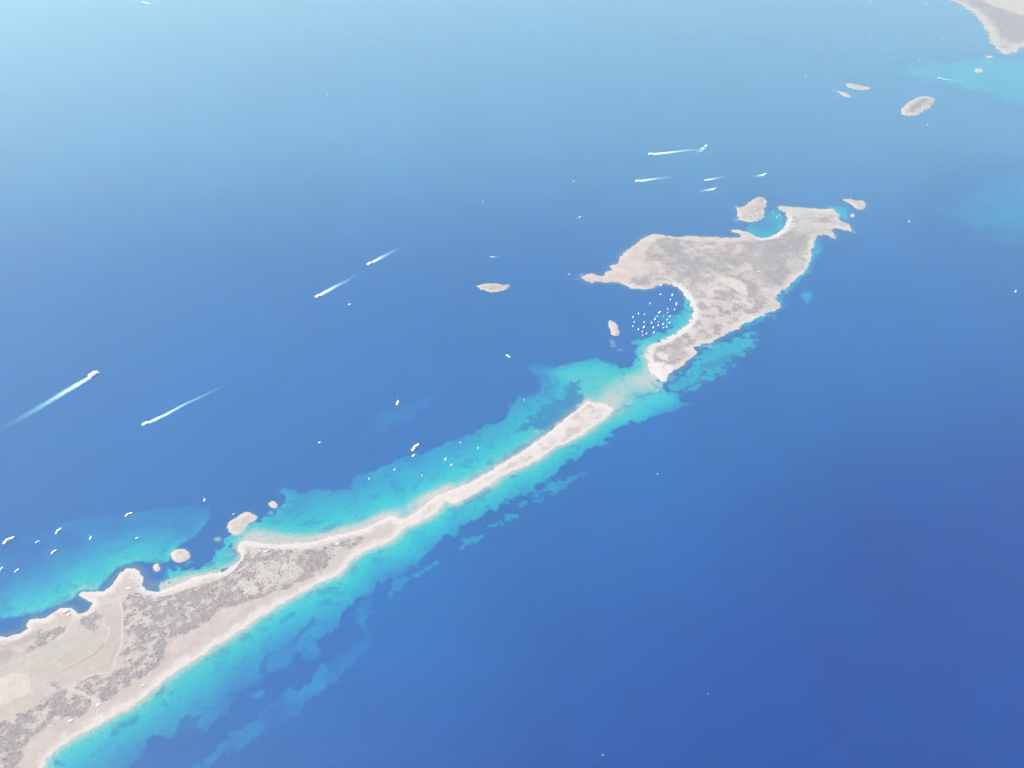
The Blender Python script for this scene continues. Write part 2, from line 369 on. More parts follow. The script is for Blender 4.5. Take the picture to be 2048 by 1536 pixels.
GRASS = [   # dark patches lying on the sand: outline, edge, noise, strength
 ([(295,1507),(312,1487),(342,1479),(335,1494),(312,1509)], 6, 10, 0.95),
 ([(362,1432),(405,1422),(397,1452),(382,1484),(370,1486),(348,1475),(365,1447)], 7, 16, 0.75),
 (ellipse(462, 1387, 7, 6), 6, 8, 0.8),
 (ellipse(447, 1302, 13, 10), 16, 10, 0.35),
 (ellipse(440, 1330, 9, 10), 16, 10, 0.25),
 (ellipse(525, 1259, 9, 5), 10, 8, 0.4),
 (ellipse(657, 1207, 7, 4), 8, 6, 0.4),
 (ellipse(680, 1187, 6, 4), 8, 6, 0.3),
 (ellipse(578, 1234, 24, 5, ang=-0.5), 9, 8, 0.55),
 (ellipse(655, 1180, 14, 4, ang=-0.5), 9, 8, 0.45),
 (ellipse(182, 1484, 9, 5), 8, 8, 0.6),
 (ellipse(115, 1527, 10, 9), 8, 8, 0.7),
 (ellipse(248, 1450, 30, 6, ang=-0.55), 8, 14, 0.6),
 (ellipse(300, 1400, 34, 4, ang=-0.6), 8, 14, 0.45),
 (ellipse(207, 1496, 24, 4, ang=-0.5), 10, 10, 0.3),
 (ellipse(418, 1418, 4, 3), 5, 3, 0.6),
 ([(1030,870),(1046,847),(1075,830),(1100,812),(1125,790),(1150,768),(1162,762),(1160,785),(1175,800),(1145,824),(1122,845),(1100,862),(1085,862),(1060,855)], 16, 30, 0.72),
 ([(985,928),(1020,905),(1060,880),(1095,858),(1100,862),(1060,890),(1022,915),(990,934)], 8, 8, 0.5),
 ([(930,962),(960,946),(990,930),(995,934),(960,953),(935,968)], 7, 6, 0.3),
 (ellipse(752, 992, 9, 4, ang=-0.4), 8, 6, 0.45),
 (ellipse(662, 1056, 26, 4, ang=-0.4), 10, 8, 0.4),
 (ellipse(672, 1048, 14, 4, ang=-0.4), 10, 8, 0.3),
 (ellipse(913, 912, 6, 4), 8, 6, 0.35),
 (ellipse(840, 1072, 12, 4, ang=-0.5), 10, 8, 0.25),
 (ellipse(952, 995, 32, 5, ang=-0.5), 7, 8, 0.4),
 (ellipse(1028, 953, 5, 3), 6, 4, 0.5),
 (ellipse(1312, 772, 14, 3, ang=0.6), 8, 8, 0.35),
 (ellipse(316, 1140, 16, 15), 12, 12, 0.8),
 (ellipse(328, 1150, 7, 12), 10, 8, 0.7),
 (ellipse(468, 1105, 13, 9), 12, 12, 0.6),
 (ellipse(400, 1128, 30, 4), 10, 10, 0.45),
 (ellipse(1440, 722, 40, 6, ang=-0.4), 14, 22, 0.45),
 (ellipse(1525, 482, 8, 3), 10, 6, 0.4),
 ([(240,1135),(262,1128),(285,1140),(292,1165),(285,1172),(262,1150),(235,1165),(212,1185),(205,1180),(225,1160)], 6, 6, 0.9),
]
STREAKS = [([(627,1237),(622,1249),(600,1267),(590,1279),(580,1292),(555,1302),(537,1312),(527,1324),(526,1344)], 9, 0.7),
           ([(595,1170),(640,1148),(690,1122)], 6, 0.15),
           ([(1228,826),(1262,802),(1300,786)], 5, 0.4)]
SHOAL = [([(1195,790),(1235,752),(1265,744),(1300,746),(1320,765),(1312,778),(1280,788),(1250,802),(1232,816),(1222,810),(1205,804)], 45, 0.42),
         ([(1100,740),(1200,720),(1230,740),(1300,740),(1330,770),(1360,800),(1250,850),(1200,790),(1130,770)], 90, 0.40),
         ([(485,1080),(500,1050),(560,1062),(620,1072),(700,1050),(780,1020),(790,1030),(700,1062),(620,1082),(540,1088)], 40, 0.22),
         ([(780,1030),(850,985),(900,965),(905,975),(850,1010)], 40, 0.22),
         ([(290,1178),(296,1160),(330,1160),(380,1148),(400,1150),(330,1180),(300,1184)], 25, 0.22)]
FOAM = [(1157,556,6,4,.5),(1138,549,3,2,.4),(1163,553,4,6,.5),(1478,440,7,2.5,.9),(1474,433,3,3,.6),(1473,414,3,3,.5),(1496,405,2,2,.5),(1220,531,3,2,.5),(1225,685,4,6,.35),(1228,692,5,4,.3),(1240,700,5,3,.2),(1683,168,4,2,.6),(1669,182,4,2,.6),(952,572,3,2,.6),(1017,573,2.5,4,.6),(1258,806,5,3,.5),(1316,780,3,2,.5),(1573,585,3,3,.4),(1709,464,3,2,.5),(1672,479,3,3,.4),(1345,756,6,4,.35),(1420,690,10,3,.2),(1544,634,6,3,.35),(1415,692,8,4,.25),(1740,175,4,1.5,.4),(1880,199,4,2,.3),(545,1028,7,3,.25),(1072,862,5,4,.3),(1250,502,3,3,.3)]

SANDP = [(Coast(p, 0, 1, 50 + i), ew, en, df, ex) for i, (p, ew, en, df, ex) in enumerate(SAND)]
GRASSP = [(smooth_poly(W(p), 1), ew, en, st) for p, ew, en, st in GRASS]
SHOALP = [(smooth_poly(W(p), 1), ew, f) for p, ew, f in SHOAL]
STREAKP = [(W(p), w, s) for p, w, s in STREAKS]

RAMP_D = np.array([0.0, 0.04, 0.10, 0.20, 0.36, 0.55, 0.72, 0.86, 1.0])
RAMP_C = np.stack([A(218,213,206), A(196,211,206), A(148,208,208), A(94,203,207), A(60,198,211), A(48,175,208), A(44,147,202), A(48,122,192), A(50,104,184)])
GRASS_C0 = A(112, 150, 178)
GRASS_C1 = A(58, 104, 184)
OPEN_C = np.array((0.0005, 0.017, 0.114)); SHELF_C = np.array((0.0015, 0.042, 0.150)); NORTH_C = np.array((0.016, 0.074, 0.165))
AX0 = w1(100, 1450); _a = w1(1300, 790) - AX0; AXN = np.array((_a[1], -_a[0])) / np.hypot(*_a)
FOAM_C = A(228, 234, 238)

def shore_dist(x, y):
    best = np.full(x.shape, -600.0, np.float32)
    for k, c in enumerate(ALL_COASTS):
        q = c.sd(x, y)
        if k > 2:                      # islets rise steeply: little shallow ground round them
            q = np.where(q < 0, q * 3.2, q)
        best = np.maximum(best, q)
    return -best

def sea_colour(x, y):
    d = np.clip(shore_dist(x, y), 0, 600)
    base = 1 - np.exp(-d / 165.0)
    wob = fbm(x, y, 140, 4, 5)
    for P, ew, f in SHOALP:
        m = sstep(-ew, ew, sdist(P, x, y, 300) + 12 * wob)
        base = base * (1 - m * (1 - f))
    sand = np.zeros(x.shape, np.float32); dep = np.ones(x.shape, np.float32)
    nz1 = fbm(x, y, 60, 5, 77); nz2 = fbm(x, y, 22, 3, 78)
    for c, ew, en, df, ex in SANDP:
        s = sdist(c.P, x, y, 700) + en * (nz1 * 1.5 + nz2 * 1.1)
        m = sstep(-ew, ew, s)
        dd = np.clip(base * df + ex, 0, 1) if df > 0 else np.full(x.shape, ex, np.float32) * (0.85 + 0.15 * np.clip(base * 1.3, 0, 1))
        dep = np.where(m > 0, dep * (1 - m) + np.minimum(dd, 1) * m, dep)
        sand = np.maximum(sand, m)
    # every shore has a narrow sandy or rocky fringe
    fringe = np.exp(-d / 11.0) * np.clip(0.35 + 0.9 * nz1, 0, 1)
    fm = np.clip(fringe, 0, 1) * (1 - sand)
    sand = np.clip(sand + fm * 0.45, 0, 1)
    dep = np.where(fm > 0.02, dep * (1 - fm) + np.minimum(dep, base + 0.12) * fm, dep)
    g = np.zeros(x.shape, np.float32)
    for P, ew, en, st in GRASSP:
        g = np.maximum(g, st * sstep(-ew, ew, sdist(P, x, y, 120) + en * (nz1 + nz2)))
    for L, wd, st in STREAKP:
        g = np.maximum(g, st * sstep(wd * 1.5, wd * 0.3, polydist(L, x, y) + 7 * (nz1 + nz2)))
    patch = sstep(0.2, 0.75, 0.7 * fbm(x, y, 60, 5, 91) + 0.5 * fbm(x, y, 24, 3, 92)) * 0.36 * sstep(0.03, 0.2, base)
    g = np.maximum(g, patch)
    dep = np.clip(dep * (1 + 0.10 * wob) + 0.015 * nz2, 0, 1)
    cs = np.stack([np.interp(dep, RAMP_D, RAMP_C[:, k]) for k in range(3)], 1)
    t = np.clip(base * 4.5, 0, 1)[:, None]
    cg = GRASS_C0 * (1 - t) + GRASS_C1 * t
    # the open sea falls away on the far side of the spit; the sheltered side and the channel lie on a shallow shelf, and far water has haze mixed into its colour
    pe = (x - AX0[0]) * AXN[0] + (y - AX0[1]) * AXN[1] + 160 * fbm(x, y, 900, 3, 12)
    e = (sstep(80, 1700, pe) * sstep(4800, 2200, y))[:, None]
    nth = sstep(4200, 7000, y)[:, None]  # grows with distance: far water paled and greyed in imitation of haze
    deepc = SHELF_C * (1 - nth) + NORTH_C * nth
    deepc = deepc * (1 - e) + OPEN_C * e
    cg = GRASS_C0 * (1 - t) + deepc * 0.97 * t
    cg = cg * (1 + 0.05 * wob[:, None])
    k = (sand * (1 - g))[:, None]
    c = cs * k + cg * (1 - k)
    fo = np.zeros(x.shape, np.float32)
    for (u, v, ru, rv, st), (fx, fy, rx, ry) in zip(FOAM, FOAM_W):
        q = ((x - fx) / rx) ** 2 + ((y - fy) / ry) ** 2
        fo = np.maximum(fo, st * np.exp(-q) * sstep(-0.35, 0.25, nz2 + nz1 * 0.5))
    c = c * (1 - fo[:, None]) + FOAM_C * fo[:, None]
    return c

FOAM_W = []
for u, v, ru, rv, st in FOAM:
    p = w1(u, v); q = w1(u + ru, v); r = w1(u, v - rv)
    FOAM_W.append((p[0], p[1], abs(q[0] - p[0]) + 1, abs(r[1] - p[1]) + 1))

def build_sea():
    H = 80000.0
    step = 32.0
    xs = np.arange(-3232, 5600, step); ys = np.arange(608, 13000, step)
    gx = np.concatenate([[-H, -40000, -20000, -10000, -6000], xs, [7000, 10000, 20000, 40000, H]])
    gy = np.concatenate([[-H, -30000, -10000, -3000], ys, [14500, 18000, 25000, 45000, H]])
    nx, ny = len(gx), len(gy)
    X, Y = np.meshgrid(gx, gy)
    x = X.ravel().astype(np.float32); y = Y.ravel().astype(np.float32)
    fine = (-shore_dist(x, y) > -330)
    for c, ew, en, df, ex in SANDP:
        if ew < 100:
            fine |= sdist(c.P, x, y, 100) > -60
    fine = fine.reshape(ny, nx)
    land = np.zeros(x.shape, bool)
    for c in ALL_COASTS:
        land |= c.sd(x, y) > 60
    land = land.reshape(ny, nx)
    fc = fine[:-1, :-1] | fine[1:, :-1] | fine[:-1, 1:] | fine[1:, 1:]
    lc = land[:-1, :-1] & land[1:, :-1] & land[:-1, 1:] & land[1:, 1:]
    inner = np.zeros_like(fc); inner[4:-5, 5:-5] = True
    fc &= inner & ~lc
    V = [np.stack([x, y, 0 * x], 1)]; Cc = [sea_colour(x, y)]
    ii, jj = np.nonzero(~fc)
    a = ii * nx + jj
    Fs = [np.stack([a, a + 1, a + nx + 1, a + nx], 1)]
    base = len(x)
    ci, cj = np.nonzero(fc)
    for lo, hi, n in ((0, 5200, 8), (5200, 8600, 5), (8600, 1e9, 3)):
        sel = (gy[ci] >= lo) & (gy[ci] < hi)
        if not sel.any(): continue
        x0, y0 = gx[cj[sel]], gy[ci[sel]]
        k = np.arange(n + 1) * (step / n)
        sx = (x0[:, None, None] + k[None, None, :] + 0 * k[None, :, None]).reshape(-1).astype(np.float32)
        sy = (y0[:, None, None] + k[None, :, None] + 0 * k[None, None, :]).reshape(-1).astype(np.float32)
        V.append(np.stack([sx, sy, 0 * sx], 1)); Cc.append(sea_colour(sx, sy))
        r, c_ = np.meshgrid(np.arange(n), np.arange(n), indexing='ij')
        q = (r * (n + 1) + c_).ravel()
        f = np.stack([q, q + 1, q + n + 2, q + n + 1], 1)
        off = base + np.arange(len(x0)) * (n + 1) ** 2
        Fs.append((f[None] + off[:, None, None]).reshape(-1, 4))
        base += len(sx)
    o = mesh_obj('sea', np.concatenate(V), np.concatenate(Fs), M_SEA, None, np.concatenate(Cc))
    tag(o, kind='structure')
    return o
sea = build_sea()

# ------------------------------------------------------------------ land
SANDC = A(241, 236, 231); DUNE = A(216, 208, 203); BARE = A(222, 216, 209); SCRUBG = A(190, 183, 181)
FLAT1 = A(214, 204, 198); FLAT2 = A(212, 207, 200); FLAT3 = A(227, 221, 213); CLIFF = A(226, 214, 207); ROCKC = A(232, 225, 219)

def PW(p): return smooth_poly(W(p), 1)
H_SCRUB = [(PW([(245,1205),(262,1187),(300,1193),(345,1190),(420,1165),(470,1142),(490,1112),(500,1097),(560,1100),(620,1099),(660,1091),(705,1077),(726,1072),(726,1082),(705,1095),(660,1120),(650,1140),(600,1165),(560,1185),(510,1200),(475,1209),(435,1222),(412,1249),(375,1267),(350,1277),(330,1292),(327,1327),(295,1349),(250,1377),(217,1404),(190,1400),(162,1385),(140,1376),(175,1354),(195,1351),(222,1351),(234,1327),(248,1292),(251,1234),(244,1212)]), 1.0),
  (PW([(-60,1460),(0,1447),(37,1430),(75,1415),(92,1392),(120,1382),(150,1385),(175,1395),(183,1408),(175,1425),(155,1435),(125,1435),(110,1452),(80,1462),(65,1475),(50,1502),(45,1522),(40,1545),(10,1640),(-300,1640)]), 0.95),
  (PW([(-300,1310),(0,1281),(32,1281),(52,1268),(70,1260),(105,1262),(140,1250),(134,1262),(100,1283),(75,1302),(32,1317),(0,1329),(-300,1380)]), 0.9),
  (PW([(155,1240),(175,1230),(200,1220),(212,1222),(205,1245),(195,1262),(180,1260),(165,1250)]), 0.75),
  (PW([(268,1150),(280,1155),(283,1172),(270,1178),(260,1168)]), 0.25),
  (PW([(92,1362),(108,1356),(125,1378),(110,1382)]), 0.7)]
H_BARE = [(PW([(470,1165),(490,1155),(505,1165),(520,1180),(512,1196),(490,1187)]), FLAT3, 0.9),
  (PW([(505,1130),(530,1120),(580,1122),(612,1138),(592,1162),(545,1177),(522,1170),(508,1150)]), BARE, 0.75),
  (PW([(652,1098),(690,1090),(700,1100),(670,1118),(652,1112)]), BARE, 0.7),
  (PW([(500,1096),(520,1096),(522,1108),(500,1112)]), FLAT3, 0.6)]
H_FLAT = [(PW([(132,1262),(160,1255),(205,1262),(216,1262),(212,1290),(160,1322),(112,1352),(95,1362),(60,1350),(0,1350),(-300,1400),(-300,1385),(0,1331),(75,1303)]), FLAT2),
  (PW([(217,1220),(237,1212),(242,1235),(242,1265),(236,1302),(227,1327),(215,1340),(187,1345),(160,1360),(125,1370),(112,1355),(120,1345),(162,1325),(200,1300),(215,1277),(220,1257),(207,1247)]), FLAT1),
  (PW([(-300,1420),(0,1358),(32,1345),(57,1350),(66,1365),(55,1392),(25,1402),(0,1415),(-300,1460)]), FLAT3),
  (PW([(-300,1462),(0,1417),(28,1404),(60,1390),(90,1370),(100,1375),(80,1410),(37,1428),(0,1445),(-300,1520)]), FLAT2)]
I_BARE = [(PW([(1440,560),(1455,556),(1475,560),(1493,573),(1498,592),(1488,593),(1470,580),(1450,572)]), A(238,226,218), 0.95),
  (PW([(1222,560),(1236,517),(1275,485),(1305,468),(1345,474),(1304,488),(1292,502),(1288,530),(1282,548),(1262,560)]), CLIFF, 0.9),
  (PW([(1335,472),(1400,473),(1475,474),(1512,472),(1506,482),(1475,485),(1400,484),(1340,482)]), CLIFF, 0.9),
  (PW([(1165,548),(1230,540),(1250,545),(1262,565),(1240,568),(1165,567)]), CLIFF, 0.85),
  (PW([(1520,577),(1540,575),(1552,585),(1550,602),(1562,612),(1542,624),(1525,617),(1535,600),(1522,592)]), BARE, 0.8),
  (PW([(1560,410),(1667,417),(1682,431),(1640,432),(1600,430),(1575,436),(1566,424)]), BARE, 0.7),
  (PW([(1312,705),(1325,704),(1340,714),(1334,724),(1318,719)]), SANDC, 0.9),
  (PW([(1570,520),(1600,515),(1612,530),(1590,545),(1570,538)]), BARE, 0.5),
  (PW([(1297,730),(1320,722),(1350,735),(1340,745),(1330,768),(1310,752)]), SANDC, 0.85)]

class Land:
    pass

def build_land(name, coast, spacing, hfun, colfun, parts=None, pad=3.0):
    """one sheet of ground that dips below the water at its shore; pieces of PARTS become children"""
    lo = coast.P.min(0) - 40; hi = coast.P.max(0) + 40
    lo = np.maximum(lo, (-2600, 900))
    hi = np.minimum(hi, (9000, 16000))
    gx = np.arange(lo[0], hi[0], spacing); gy = np.arange(lo[1], hi[1], spacing)
    X, Y = np.meshgrid(gx, gy); x = X.ravel().astype(np.float32); y = Y.ravel().astype(np.float32)
    s = coast.sd(x, y)
    z = np.where(s > 0, hfun(x, y, s), np.maximum(s * 0.2, -2.0))
    keep = (s > -pad * spacing).reshape(X.shape)
    nx = X.shape[1]
    fc = keep[:-1, :-1] & keep[1:, :-1] & keep[:-1, 1:] & keep[1:, 1:]
    i, j = np.nonzero(fc); a = i * nx + j
    faces = np.stack([a, a + 1, a + nx + 1, a + nx], 1)
    col = colfun(x, y, s)
    cls = np.zeros(len(x), int)
    if parts:
        for k, (pn, fn) in enumerate(parts):
            cls = np.where((cls == 0) & fn(x, y, s), k + 1, cls)
    fcl = cls[faces[:, 0]]
    if not (fcl == 0).any(): fcl[:] = 0
    P = np.stack([x, y, z], 1)
    L = Land(); L.root = None
    names = [name] + [p[0] for p in (parts or [])]
    for k, n in enumerate(names):
        f = faces[fcl == k]
        if len(f) == 0: continue
        u, inv = np.unique(f, return_inverse=True)
        o = mesh_obj(n, P[u], inv.reshape(-1, 4), M_LAND, L.root, col[u], smooth=True)
        if k == 0: L.root = o
    L.h = lambda px, py: np.where(coast.sd(px, py) > 0, hfun(px, py, coast.sd(px, py)), 0.0)
    return L

def dome_mesh():
    V = [(0, 0, 0.62)]
    for r, h, n, ph in ((0.55, 0.5, 6, 0.2), (1.0, 0.1, 6, 0.7)):
        for k in range(n):
            a = 2 * math.pi * k / n + ph
            V.append((r * math.cos(a), r * math.sin(a), h))
    Fc = []
    for k in range(6):
        k2 = (k + 1) % 6
        Fc.append((0, 1 + k, 1 + k2)); Fc.append((1 + k, 7 + k, 1 + k2)); Fc.append((1 + k2, 7 + k, 7 + k2))
    return np.array(V, np.float32), np.array(Fc, np.int32)
DV, DF = dome_mesh()

def bushes(parent, x, y, z, r, col, name='scrub'):
    n = len(x)
    ang = rng.uniform(0, 6.28, n); c, s = np.cos(ang), np.sin(ang)
    J = 1 + rng.uniform(-0.3, 0.3, (n, len(DV), 3))
    V = DV[None] * J
    el = rng.uniform(0.7, 1.4, n)[:, None]
    vx = (V[:, :, 0] * c[:, None] * el - V[:, :, 1] * s[:, None]) * r[:, None] + x[:, None]
    vy = (V[:, :, 0] * s[:, None] * el + V[:, :, 1] * c[:, None]) * r[:, None] + y[:, None]
    hz = rng.uniform(0.5, 0.95, n)
    vz = V[:, :, 2] * (r * hz)[:, None] + z[:, None] - 0.12 * r[:, None]
    P = np.stack([vx, vy, vz], 2).reshape(-1, 3)
    f = (DF[None] + (np.arange(n) * len(DV))[:, None, None]).reshape(-1, 3)
    cc = np.repeat(col, len(DV), 0)
    o = mesh_obj(name, P, f, M_BUSH, parent, cc)
    return tag(o, kind='stuff')

def scatter(polys, coast, n_try, dens_fn, lo_hi=None):
    P = np.concatenate([p for p, _ in polys]) if lo_hi is None else None
    lo, hi = (P.min(0), P.max(0)) if lo_hi is None else lo_hi
    x = rng.uniform(lo[0], hi[0], n_try).astype(np.float32); y = rng.uniform(lo[1], hi[1], n_try).astype(np.float32)
    d = dens_fn(x, y)
    m = rng.uniform(0, 1, n_try) < d
    return x[m], y[m]

# ---- near land
def head_h(x, y, s):
    return 0.4 + 3.5 * (1 - np.exp(-s / 35.0)) + np.clip(s / 60, 0, 1) * 1.8 * fbm(x, y, 60, 4, 21) + 0.0

def scrub_density_head(x, y):
    n = fbm(x, y, 24, 4, 60); n2 = fbm(x, y, 120, 3, 61)
    d = np.zeros(x.shape, np.float32)
    for P, st in H_SCRUB:
        d = np.maximum(d, st * sstep(-4, 10, sdist(P, x, y, 100) + 7 * n))
    for P, c, st in H_BARE:
        d = d * (1 - st * sstep(-5, 8, sdist(P, x, y, 100) + 6 * n))
    return d * np.clip(sstep(-0.50, 0.40, n + 0.28 * n2 + 0.14), 0.02, 1)

SPX = w1(930, 985)[0]
def head_col(x, y, s):
    n = fbm(x, y, 40, 5, 30); n2 = fbm(x, y, 150, 3, 31)
    sp0 = sstep(SPX - 260, SPX, x)
    t = (sstep(8, 45, s + 18 * n) * (1 - 0.75 * sp0))[:, None]
    c = SANDC * (1 - t) + DUNE * t
    t2 = (sstep(40, 95, s + 25 * n2) * (0.5 + 0.5 * n))[:, None]
    c = c * (1 - 0.35 * t2) + BARE * 0.35 * t2
    for P, fc_ in H_FLAT:
        m = sstep(-3, 4, sdist(P, x, y, 100) + 3 * n)[:, None]
        c = c * (1 - m) + fc_ * m
    d = scrub_density_head(x, y)[:, None]
    c = c * (1 - 0.75 * d) + SCRUBG * 0.75 * d
    for P, fc_, st in H_BARE:
        m = (0.8 * st * sstep(-5, 8, sdist(P, x, y, 100) + 6 * n))[:, None]
        c = c * (1 - m) + fc_ * m
    sp = (sstep(SPX, SPX + 150, x) * sstep(12, 30, s + 8 * n) * sstep(-0.1, 0.5, fbm(x, y, 45, 4, 39)))[:, None]
    c = c * (1 - 0.75 * sp) + A(206, 198, 195) * 0.75 * sp
    return c * (1 + 0.05 * n[:, None])

def in_flat(x, y, s):
    m = np.zeros(x.shape, bool)
    for P, _ in H_FLAT: m |= sdist(P, x, y, 50) > 0
    return m

head = build_land('terrain', C_HEAD, 4.0, head_h, head_col, [('salt_flat', in_flat), ('beach', lambda x, y, s: s < 26)])
tag(head.root, kind='structure')
HP = np.concatenate([p for p, _ in H_SCRUB])
x, y = scatter(H_SCRUB, C_HEAD, 105000, scrub_density_head, ((max(HP[:, 0].min(), -1900), HP[:, 1].min()), HP.max(0)))
r = rng.uniform(1.3, 3.6, len(x)) * (1 + 0.6 * (rng.uniform(0, 1, len(x)) < 0.10))
g = rng.uniform(0, 1, (len(x), 1))
bc = np.array((0.130, 0.110, 0.108)) * (1 - g) + np.array((0.182, 0.155, 0.152)) * g
bushes(head.root, x, y, head.h(x, y), r, bc * rng.uniform(0.75, 1.2, (len(x), 1)))

def strip(name, pts, width, parent, h, col, lift=0.35, jit=0.25):
    L = W(pts)
    # resample
    seg = np.sqrt((np.diff(L, axis=0) ** 2).sum(1)); t = np.concatenate([[0], np.cumsum(seg)])
    q = np.arange(0, t[-1], 6.0)
    px = np.interp(q, t, L[:, 0]); py = np.interp(q, t, L[:, 1])
    k = np.ones(5) / 5
    if len(px) > 9:
        ppx = np.convolve(np.pad(px, 2, 'edge'), k, 'valid'); ppy = np.convolve(np.pad(py, 2, 'edge'), k, 'valid'); px, py = ppx, ppy
    tx = np.gradient(px); ty = np.gradient(py); n = np.hypot(tx, ty) + 1e-9
    nxv, nyv = -ty / n, tx / n
    w = 1.15 * width * (1 + jit * fbm(px, py, 25, 2, 8)) / 2
    V = []
    for sgn in (-1, -0.33, 0.33, 1):
        ax = px + nxv * w * sgn; ay = py + nyv * w * sgn
        V.append(np.stack([ax, ay, h(ax.astype(np.float32), ay.astype(np.float32)) + (lift if abs(sgn) < 1 else -0.2)], 1))
    m = len(px); V = np.concatenate(V)
    Fq = []
    for b in range(3):
        a = np.arange(m - 1) + b * m
        Fq.append(np.stack([a, a + 1, a + m + 1, a + m], 1))
    cc = np.tile(col, (len(V), 1))
    return mesh_obj(name, V, np.concatenate(Fq), M_PATH, parent, cc, smooth=True)

PATHC = A(232, 226, 219)
for pts, wd in (([(240,1203),(246,1227),(245,1252),(244,1292),(232,1315),(229,1337),(217,1348),(197,1349),(176,1353),(140,1377)], 6),
                ([(112,1285),(132,1267),(147,1244),(151,1232),(175,1224),(200,1212),(225,1202),(245,1194),(268,1189),(290,1196),(337,1190),(375,1178),(425,1161),(462,1150),(500,1130),(520,1112),(560,1100),(620,1094),(660,1086)], 5.5),
                ([(128,1374),(140,1379),(162,1384),(187,1399),(199,1411),(190,1440),(182,1452)], 5),
                ([(100,1334),(120,1313),(140,1294),(162,1277)], 3.0),
                ([(0,1336),(32,1322),(60,1312),(92,1294)], 3.0),
                ([(205,1248),(221,1257),(216,1277),(206,1292)], 5)):
    strip('path', pts, wd, head.root, head.h, PATHC)
for pts in ([(112,1350),(140,1336),(162,1325),(185,1312),(200,1301),(211,1284)],):
    strip('earth_bank', pts, 3.0, head.root, head.h, A(182, 176, 172), 0.6)

# ---- large island
def isl_h(x, y, s):
    west = sstep(2600, 0, x * 0 + 0)  # flat weight, shaped below
    p = w1(1290, 500)
    hill = 20 * np.exp(-(((x - p[0]) / 420) ** 2 + ((y - p[1]) / 500) ** 2))
    q = w1(1620, 430)
    hill += 8 * np.exp(-(((x - q[0]) / 300) ** 2 + ((y - q[1]) / 400) ** 2))
    return 0.4 + 4 * (1 - np.exp(-s / 40.0)) + hill * (1 - np.exp(-s / 30.0)) + np.clip(s / 60, 0, 1) * 2.2 * fbm(x, y, 90, 4, 22)

def bay_beach(x, y):
    L = W([(1300,745),(1292,712),(1300,690),(1337,677),(1362,662),(1380,645),(1386,628),(1382,608),(1372,590),(1358,577)])
    return polydist(L, x, y)
def cove_beach(x, y):
    return polydist(W([(1512,474),(1525,477),(1545,473),(1562,463),(1572,447),(1575,432)]), x, y)

DUNES = PW([(1385,650),(1400,600),(1420,575),(1470,590),(1520,600),(1545,625),(1500,640),(1440,672),(1395,692),(1340,690),(1365,668)])
def scrub_density_isl(x, y):
    s = C_ISL.sd(x, y)
    n = fbm(x, y, 42, 4, 70); n2 = fbm(x, y, 170, 3, 71)
    d = sstep(22, 60, s + 18 * n)
    dn = sstep(-15, 25, sdist(DUNES, x, y, 150))
    d = d * (dn * np.clip(sstep(-0.25, 0.5, n), 0.03, 1) + (1 - dn) * np.clip(0.62 + 0.55 * n + 0.6 * n2, 0.08, 1))
    d = d * sstep(24, 44, np.minimum(bay_beach(x, y), cove_beach(x, y)) + 8 * n)
    for P, c, st in I_BARE:
        d = d * (1 - st * sstep(-10, 14, sdist(P, x, y, 120) + 12 * n))
    return d

def isl_col(x, y, s):
    n = fbm(x, y, 55, 5, 33); n2 = fbm(x, y, 200, 4, 34)
    t = sstep(8, 50, s + 14 * n)[:, None]
    c = ROCKC * (1 - t) + BARE * t
    b = sstep(40, 26, np.minimum(bay_beach(x, y), cove_beach(x, y)) + 6 * n)[:, None]
    c = c * (1 - b) + SANDC * b
    d = scrub_density_isl(x, y)[:, None]
    c = c * (1 - 0.85 * d) + A(186, 176, 180) * 0.85 * d
    for P, fc_, st in I_BARE:
        m = (st * sstep(-10, 14, sdist(P, x, y, 120) + 12 * n))[:, None]
        c = c * (1 - m) + fc_ * m
    st = fbm(x * 0.35 + y * 0.94, (y * 0.35 - x * 0.94) * 0.3, 60, 4, 37)
    return c * (1 + 0.09 * n[:, None] + 0.07 * n2[:, None] + 0.05 * st[:, None])

isl = build_land('island', C_ISL, 6.0, isl_h, isl_col, [('beach', lambda x, y, s: bay_beach(x, y) < 34), ('beach', lambda x, y, s: cove_beach(x, y) < 34), ('dry_lagoon', lambda x, y, s: sdist(I_BARE[0][0], x, y, 60) > 0)])
tag(isl.root, 'large scrubby island with a crescent beach bay full of boats', 'island')
x, y = scatter(None, C_ISL, 95000, scrub_density_isl, (C_ISL.P.min(0), C_ISL.P.max(0)))
r = rng.uniform(1.6, 4.4, len(x))
g = rng.uniform(0, 1, (len(x), 1))
bc = np.array((0.130, 0.109, 0.112)) * (1 - g) + np.array((0.188, 0.158, 0.160)) * g
bushes(isl.root, x, y, isl.h(x, y), r, bc * rng.uniform(0.8, 1.2, (len(x), 1)))
for pts, wd in (([(1340,566),(1375,560),(1420,565),(1450,548),(1500,530),(1515,505),(1540,490),(1570,470)], 6), ([(1345,566),(1372,580),(1400,600),(1420,625)], 4)):
    strip('path', pts, wd, isl.root, isl.h, A(208, 201, 199))

